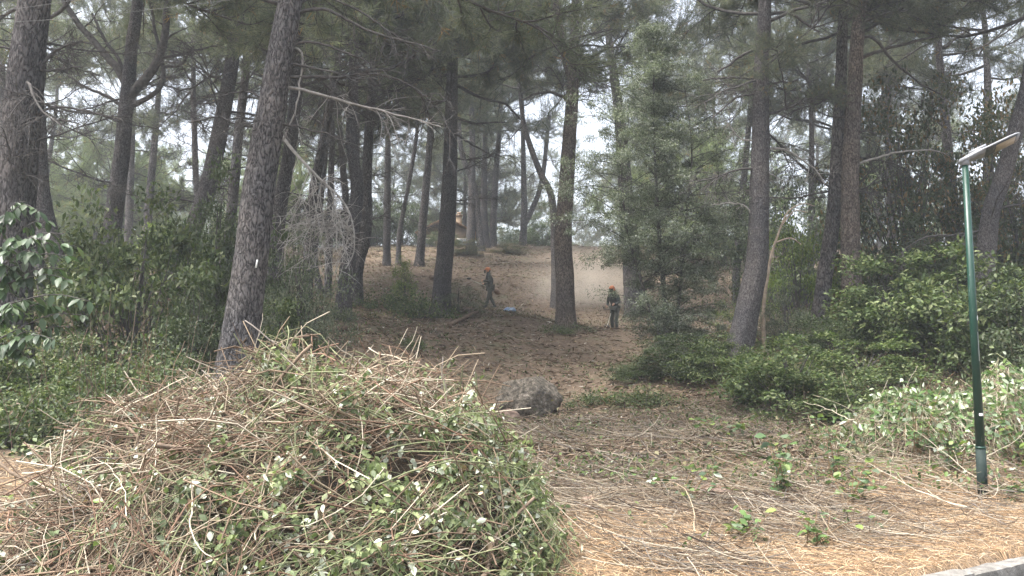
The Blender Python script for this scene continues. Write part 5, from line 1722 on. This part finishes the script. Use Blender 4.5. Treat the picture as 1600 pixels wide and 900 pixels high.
# lamp head: flat housing tilted upwards to the right, seen from below
hd = link('lamp_head', None, lamp, (0, 0, ltop - .01))
hd.rotation_euler = (R(-14), R(-24), R(-18))
prof = [(-.05, .05), (.05, .075), (.16, .10), (.24, .135), (.52, .145), (.60, .13), (.64, .09)]
g = Geo()
top_, bot_ = [], []
for (xx_, ww) in prof:
    th_ = .048 if xx_ < .2 else .024
    top_ += [(xx_, -ww * .8, th_), (xx_, ww * .8, th_)]
    bot_ += [(xx_, -ww, 0), (xx_, ww, 0)]
nP = len(prof)
V = np.array(top_ + bot_)
q = []
for i in range(nP - 1):
    a = 2 * i; o_ = 2 * nP
    q += [(a, a + 2, a + 3, a + 1), (o_ + a, o_ + a + 1, o_ + a + 3, o_ + a + 2), (a, o_ + a, o_ + a + 2, a + 2), (a + 1, a + 3, o_ + a + 3, o_ + a + 1)]
q += [(0, 1, 2 * nP + 1, 2 * nP), (2 * nP - 2, 4 * nP - 2, 4 * nP - 1, 2 * nP - 1)]
g.add(V, q=q)
link('housing', g.mesh('housing', mgrey), hd)
link('gear_cover', boxg(Geo(), (.18, 0, .062), (.2, .13, .03)).mesh('gear_cover', mgrey), hd)
link('lens_frame', boxg(Geo(), (.42, 0, -.004), (.36, .23, .008)).mesh('lens_frame', mat_plain('lens_dark', (.06, .065, .07), .35)), hd)
link('lens', boxg(Geo(), (.47, 0, -.0105), (.22, .18, .005)).mesh('lens', mat_plain('led_lens', (.4, .34, .25), .3)), hd)
link('socket', frustum(Geo(), -.03, .05, .046, .046).mesh('socket', mgrey, True), lamp, (0, 0, ltop - .02))

# overhead wires at the upper left
mw = mat_plain('wire', (.12, .12, .12), .6)
for lab, pts in (('upper overhead wire crossing the top left corner', [(-300, 60), (0, 17), (80, 6), (260, -25), (600, -90)]),
                 ('lower overhead wire crossing the top left corner', [(-300, 58), (0, 36), (130, 27), (270, 11), (600, -30)])):
    pth = smooth_path([P(x, y, 9) for x, y in pts], 30)
    g = Geo(); tubes(g, pth - pth[0], np.full(30, .003), 6)
    tag(link('overhead_wire', g.mesh('overhead_wire', mw, True), loc=pth[0]), lab, 'wire')


# ------------------------------------------------------------------ the two workers
mcloth = mat_noise('dark_workwear', [(.3, (.03, .035, .032)), (.7, (.075, .08, .07))], 9, .9, .3)
mtrous = mat_noise('work_trousers', [(.3, (.045, .05, .042)), (.7, (.10, .10, .082))], 9, .9, .3)
mskin = mat_plain('skin', (.45, .27, .19), .6)
mboot = mat_plain('boot', (.03, .027, .025), .7)
morange = mat_plain('orange_helmet', (.42, .14, .05), .6)
mblack = mat_plain('black_plastic', (.02, .02, .02), .5)
mmetal = mat_plain('tool_metal', (.45, .42, .36), .4, .4)


def skin_mesh(name, verts, edges, radii, mat, parent, sub=2, root=0):
    me = bpy.data.meshes.new(name)
    me.from_pydata([tuple(v) for v in verts], edges, [])
    o = link(name, me, parent)
    md = o.modifiers.new('skin', 'SKIN')
    md.use_smooth_shade = True
    sk = me.skin_vertices[0].data
    for i, r in enumerate(radii):
        sk[i].radius = (r, r) if np.isscalar(r) else r
        sk[i].use_root = i == root
    s = o.modifiers.new('sub', 'SUBSURF'); s.levels = sub; s.render_levels = sub
    me.materials.append(mat)
    return o


def ellipsoid(g, c, s, n1=10, n2=14, cut=None, col=None):
    T, Ph = np.meshgrid(np.linspace(0, np.pi if cut is None else cut, n1), np.arange(n2) / n2 * 2 * np.pi, indexing='ij')
    V = np.stack([np.sin(T) * np.cos(Ph), np.sin(T) * np.sin(Ph), np.cos(T)], -1) * np.array(s) + np.array(c)
    i = np.arange(n1 - 1)[:, None] * n2; j = np.arange(n2)[None]
    g.add(V.reshape(-1, 3), q=np.stack([i + j, i + n2 + j, i + n2 + (j + 1) % n2, i + (j + 1) % n2], -1).reshape(-1, 4), col=col)
    return g


def hand(parent, p, d, up):
    """palm with four fingers and a thumb closed round a grip"""
    d = unit(np.array(d)); up = unit(np.array(up)); s = np.cross(d, up)
    V = [np.array(p) - d * .03, np.array(p) + d * .03]; E = [(0, 1)]; Rr = [.026, .03]
    for k in range(4):
        b0_ = np.array(p) + d * .045 + up * (.03 - .02 * k)
        c1 = b0_ + d * .03 + s * .012; c2 = c1 + s * .03 - d * .008; c3 = c2 - d * .025 + s * .004
        n0 = len(V); V += [b0_, c1, c2, c3]; E += [(1, n0), (n0, n0 + 1), (n0 + 1, n0 + 2), (n0 + 2, n0 + 3)]; Rr += [.010, .009, .009, .008]
    n0 = len(V)
    t0 = np.array(p) + up * .025 + s * .01
    V += [t0 + up * .02, t0 + up * .03 + d * .025 + s * .02, t0 + up * .02 + d * .04 + s * .03]; E += [(0, n0), (n0, n0 + 1), (n0 + 1, n0 + 2)]; Rr += [.013, .011, .010]
    return skin_mesh('hand', V, E, Rr, mskin, parent, 1)


def worker(label, px, d, face, arms, legs, lean=.05):
    """body frame: +X is where the worker faces; arms = (left elbow, left hand, right elbow, right hand); legs = feet and knees"""
    x = (px - 800) / F * d
    z = hz(x, d)
    root = empty('person', (x, d, z), label, 'person')
    root.rotation_euler = (0, 0, face)
    lk, lf, rk, rf = [np.array(v, float) for v in legs]
    le, lh, re_, rh = [np.array(v, float) for v in arms]
    pel = np.array((0, 0, .93)); wst = np.array((lean * .3, 0, 1.08)); cst = np.array((lean * .8, 0, 1.30)); nk = np.array((lean * 1.2, 0, 1.49)); hd0 = np.array((lean * 1.6 + .02, 0, 1.60)); hd1 = hd0 + (.01, 0, .10)
    ls, rs = np.array((lean, .19, 1.42)), np.array((lean, -.19, 1.42))
    lhp, rhp = np.array((0, .10, .90)), np.array((0, -.10, .90))
    V = [pel, wst, cst, nk, hd0, hd1, ls, le, lh, rs, re_, rh, lhp, lk, lf + (0, 0, .08), lf + (.14, 0, .03), rhp, rk, rf + (0, 0, .08), rf + (.14, 0, .03)]
    E = [(0, 1), (1, 2), (2, 3), (3, 4), (4, 5), (2, 6), (6, 7), (7, 8), (2, 9), (9, 10), (10, 11), (0, 12), (12, 13), (13, 14), (14, 15), (0, 16), (16, 17), (17, 18), (18, 19)]
    Rr = [(.15, .12), (.145, .11), (.17, .13), .062, .085, .085, .072, .052, .036, .072, .052, .036, .098, .068, .05, .045, .098, .068, .05, .045]
    skin_mesh('body', V, E, Rr, mcloth, root)
    # trousers a little fuller than the leg, boots, belt line
    skin_mesh('trousers', [pel, lhp, lk, lf + (0, 0, .14), rhp, rk, rf + (0, 0, .14)], [(0, 1), (1, 2), (2, 3), (0, 4), (4, 5), (5, 6)], [(.165, .135), .11, .083, .075, .11, .083, .075], mtrous, root)
    for fpt in (lf, rf):
        skin_mesh('boot', [fpt + (-.03, 0, .16), fpt + (-.03, 0, .06), fpt + (.09, 0, .045), fpt + (.18, 0, .04)], [(0, 1), (1, 2), (2, 3)], [.062, .06, .055, .045], mboot, root)
    g = ellipsoid(Geo(), hd0 + (.0, 0, .03), (.098, .08, .125))
    ellipsoid(g, hd0 + (.10, 0, .02), (.022, .016, .026), 6, 8)
    ellipsoid(g, hd0 + (.0, .082, .02), (.02, .012, .032), 6, 8); ellipsoid(g, hd0 + (.0, -.082, .02), (.02, .012, .032), 6, 8)
    face_ = link('head', g.mesh('head', mskin, True), root)
    g = Geo()
    for s in (-.034, .034): ellipsoid(g, hd0 + (.088, s, .045), (.012, .014, .009), 6, 8)
    boxg(g, hd0 + (.09, 0, -.04), (.012, .045, .008))
    link('face_features', g.mesh('face_features', mblack, True), root)
    g = ellipsoid(Geo(), hd0 + (-.035, 0, .02), (.075, .085, .10))
    link('hair', g.mesh('hair', mblack, True), root)
    g = ellipsoid(Geo(), hd0 + (0, 0, .06), (.135, .115, .135), 9, 20, np.pi / 2)
    ellipsoid(g, hd0 + (.075, 0, .066), (.12, .10, .014), 8, 18)
    hm = link('helmet', g.mesh('helmet', morange, True), root)
    g = Geo()
    for s in (-.105, .105): ellipsoid(g, hd0 + (0, s, .02), (.04, .022, .05), 8, 12)
    link('ear_defender', g.mesh('ear_defender', morange, True), root)
    g = Geo()
    th_ = np.linspace(-.9, .9, 10)
    Vv = np.array([[(math.cos(t) * .15 + .02, math.sin(t) * .12, zz_) for t in th_] for zz_ in (.055, -.08)]) + hd0
    g.add(Vv.reshape(-1, 3), q=[(i, i + 1, i + 11, i + 10) for i in range(9)])
    link('visor', g.mesh('visor', mblack), root)
    hand(root, lh, unit(lh - le), (0, 0, 1)); hand(root, rh, unit(rh - re_), (0, 0, 1))
    # harness straps
    g = Geo()
    for s in (-1, 1):
        tubes(g, smooth_path([np.array((lean + .125, s * .1, 1.25)), np.array((lean + .06, s * .12, 1.485)), np.array((lean - .14, s * .1, 1.28)), np.array((-.10, s * .05, 1.05))], 14), np.full(14, .02), 6)
    link('harness', g.mesh('harness', mblack, True), root)
    return root, np.array((x, d, z))


def brushcutter(label, origin, face, head, engine, grip, wk):
    """points in the worker's frame"""
    head, engine, grip = [np.array(v, float) for v in (head, engine, grip)]
    root = empty('brushcutter', origin, label, 'brushcutter')
    root.rotation_euler = (0, 0, face)
    ax = unit(head - engine)
    g = Geo(); tubes(g, np.stack([engine + ax * f * np.linalg.norm(head - engine) for f in np.linspace(0, 1, 6)]), np.full(6, .016), 8)
    link('shaft', g.mesh('shaft', mmetal, True), root)
    g = ellipsoid(Geo(), engine, (.13, .11, .12)); boxg(g, engine - ax * .1 + np.array((0, 0, -.08)), (.16, .14, .09))
    link('engine', g.mesh('engine', mat_plain('engine_housing', (.16, .09, .05), .5), True), root)
    side = unit(np.cross(ax, (0, 0, 1)))
    g = Geo()
    tubes(g, smooth_path([grip + side * .28 + np.array((0, 0, .16)), grip + side * .22 + np.array((0, 0, .02)), grip, grip - side * .22 + np.array((0, 0, .02)), grip - side * .28 + np.array((0, 0, .16))], 16), np.full(16, .013), 7)
    link('handlebar', g.mesh('handlebar', mblack, True), root)
    g = Geo()
    nrm_ = unit(np.array((0, 0, 1.0)) + ax * .4); u = unit(np.cross(nrm_, side)); v = np.cross(nrm_, u)
    for k in range(3):
        a = k * 2.094
        t_ = u * math.cos(a) + v * math.sin(a); w_ = -u * math.sin(a) + v * math.cos(a)
        g.add([head + w_ * .03, head - w_ * .03, head + t_ * .17 - w_ * .012, head + t_ * .17 + w_ * .012, head + nrm_ * .008 + w_ * .03, head + nrm_ * .008 - w_ * .03, head + nrm_ * .008 + t_ * .17 - w_ * .012, head + nrm_ * .008 + t_ * .17 + w_ * .012],
              q=[(0, 1, 2, 3), (7, 6, 5, 4), (0, 3, 7, 4), (1, 5, 6, 2), (3, 2, 6, 7)])
    link('blade', g.mesh('blade', mmetal), root)
    g = ellipsoid(Geo(), head - ax * .12 + np.array((0, 0, .02)), (.11, .11, .045), 8, 12)
    link('guard', g.mesh('guard', mblack, True), root)


F1 = R(180 + 12)
w1, o1 = worker('worker in dark clothes and orange helmet facing left with raised brushcutter', 766, 35, F1,
                [(.10, .27, 1.14), (.36, .18, 1.17), (-.02, -.30, 1.12), (.26, -.20, 1.06)],
                [(.10, .11, .48), (.20, .12, .0), (-.02, -.11, .48), (-.22, -.12, .0)], .06)
brushcutter('brushcutter raised to the left by the worker on the open slope', o1, F1, (1.05, -.05, 1.30), (-.32, -.32, .78), (.34, 0, 1.0), w1)
F2 = R(180 + 55)
w2, o2 = worker('worker in dark clothes and orange helmet standing in dust beside the silvery tree', 961, 31.5, F2,
                [(.12, .28, 1.13), (.36, .16, 1.04), (.02, -.30, 1.10), (.28, -.20, .98)],
                [(.12, .12, .47), (.12, .14, .0), (.05, -.12, .48), (-.08, -.13, .0)], .12)
brushcutter('brushcutter held low by the worker beside the silvery tree', o2, F2, (1.15, .25, .08), (-.38, -.30, 1.0), (.36, -.02, .84), w2)

# dust raised by the brushcutters
dp = P(915, 485, 37)
dust_c = np.array((dp[0], 37.0, hz(dp[0], 37) + .8))
g = ellipsoid(Geo(), (0, 0, 0), (3.4, 2.6, 2.2), 16, 24)
m, N, L, out = new_mat('dust')
tc = N.new('ShaderNodeTexCoord')
mpn = N.new('ShaderNodeMapping'); mpn.inputs['Scale'].default_value = (1 / 3.4, 1 / 2.6, 1 / 2.2)
L.new(tc.outputs['Object'], mpn.inputs[0])
ln = N.new('ShaderNodeVectorMath'); ln.operation = 'LENGTH'; L.new(mpn.outputs[0], ln.inputs[0])
fall = N.new('ShaderNodeMapRange'); fall.inputs[1].default_value = 1.0; fall.inputs[2].default_value = 0.1; fall.inputs[3].default_value = 0; fall.inputs[4].default_value = 1
L.new(ln.outputs['Value'], fall.inputs[0])
nz_, _ = noise_node(N, L, .55, 2)
r_ = ramp(N, L, nz_.outputs[0], [(.35, (.15, .15, .15)), (.65, (1, 1, 1))])
mul = N.new('ShaderNodeMath'); mul.operation = 'MULTIPLY'; L.new(fall.outputs[0], mul.inputs[0]); L.new(r_.outputs[0], mul.inputs[1])
m2 = N.new('ShaderNodeMath'); m2.operation = 'MULTIPLY'; m2.inputs[1].default_value = DUST_DENSITY; L.new(mul.outputs[0], m2.inputs[0])
pv = N.new('ShaderNodeVolumePrincipled'); pv.inputs['Color'].default_value = (.95, .87, .77, 1)
L.new(m2.outputs[0], pv.inputs['Density'])
L.new(pv.outputs[0], out.inputs['Volume'])
tag(link('dust_cloud', g.mesh('dust_cloud', m, True), loc=dust_c), 'pale brown dust drifting round the workers', kind='stuff')

# ------------------------------------------------------------------ hazy air
g = Geo()
b0, b1 = np.array((-140.0, -30.0, -3.0)), np.array((140.0, 170.0, 34.0))
V = np.array([[(b0, b1)[i][0], (b0, b1)[j][1], (b0, b1)[k][2]] for i in (0, 1) for j in (0, 1) for k in (0, 1)])
g.add(V, q=[(0, 1, 3, 2), (4, 6, 7, 5), (0, 4, 5, 1), (2, 3, 7, 6), (0, 2, 6, 4), (1, 5, 7, 3)])
m, N, L, out = new_mat('hazy_air')
pv = N.new('ShaderNodeVolumePrincipled')
pv.inputs['Color'].default_value = (0.86, 0.93, 1.0, 1)
pv.inputs['Density'].default_value = HAZE_DENSITY
pv.inputs['Anisotropy'].default_value = 0.3
L.new(pv.outputs[0], out.inputs['Volume'])
tag(link('haze', g.mesh('haze', m)), 'thin dusty haze hanging in the wood', kind='stuff')
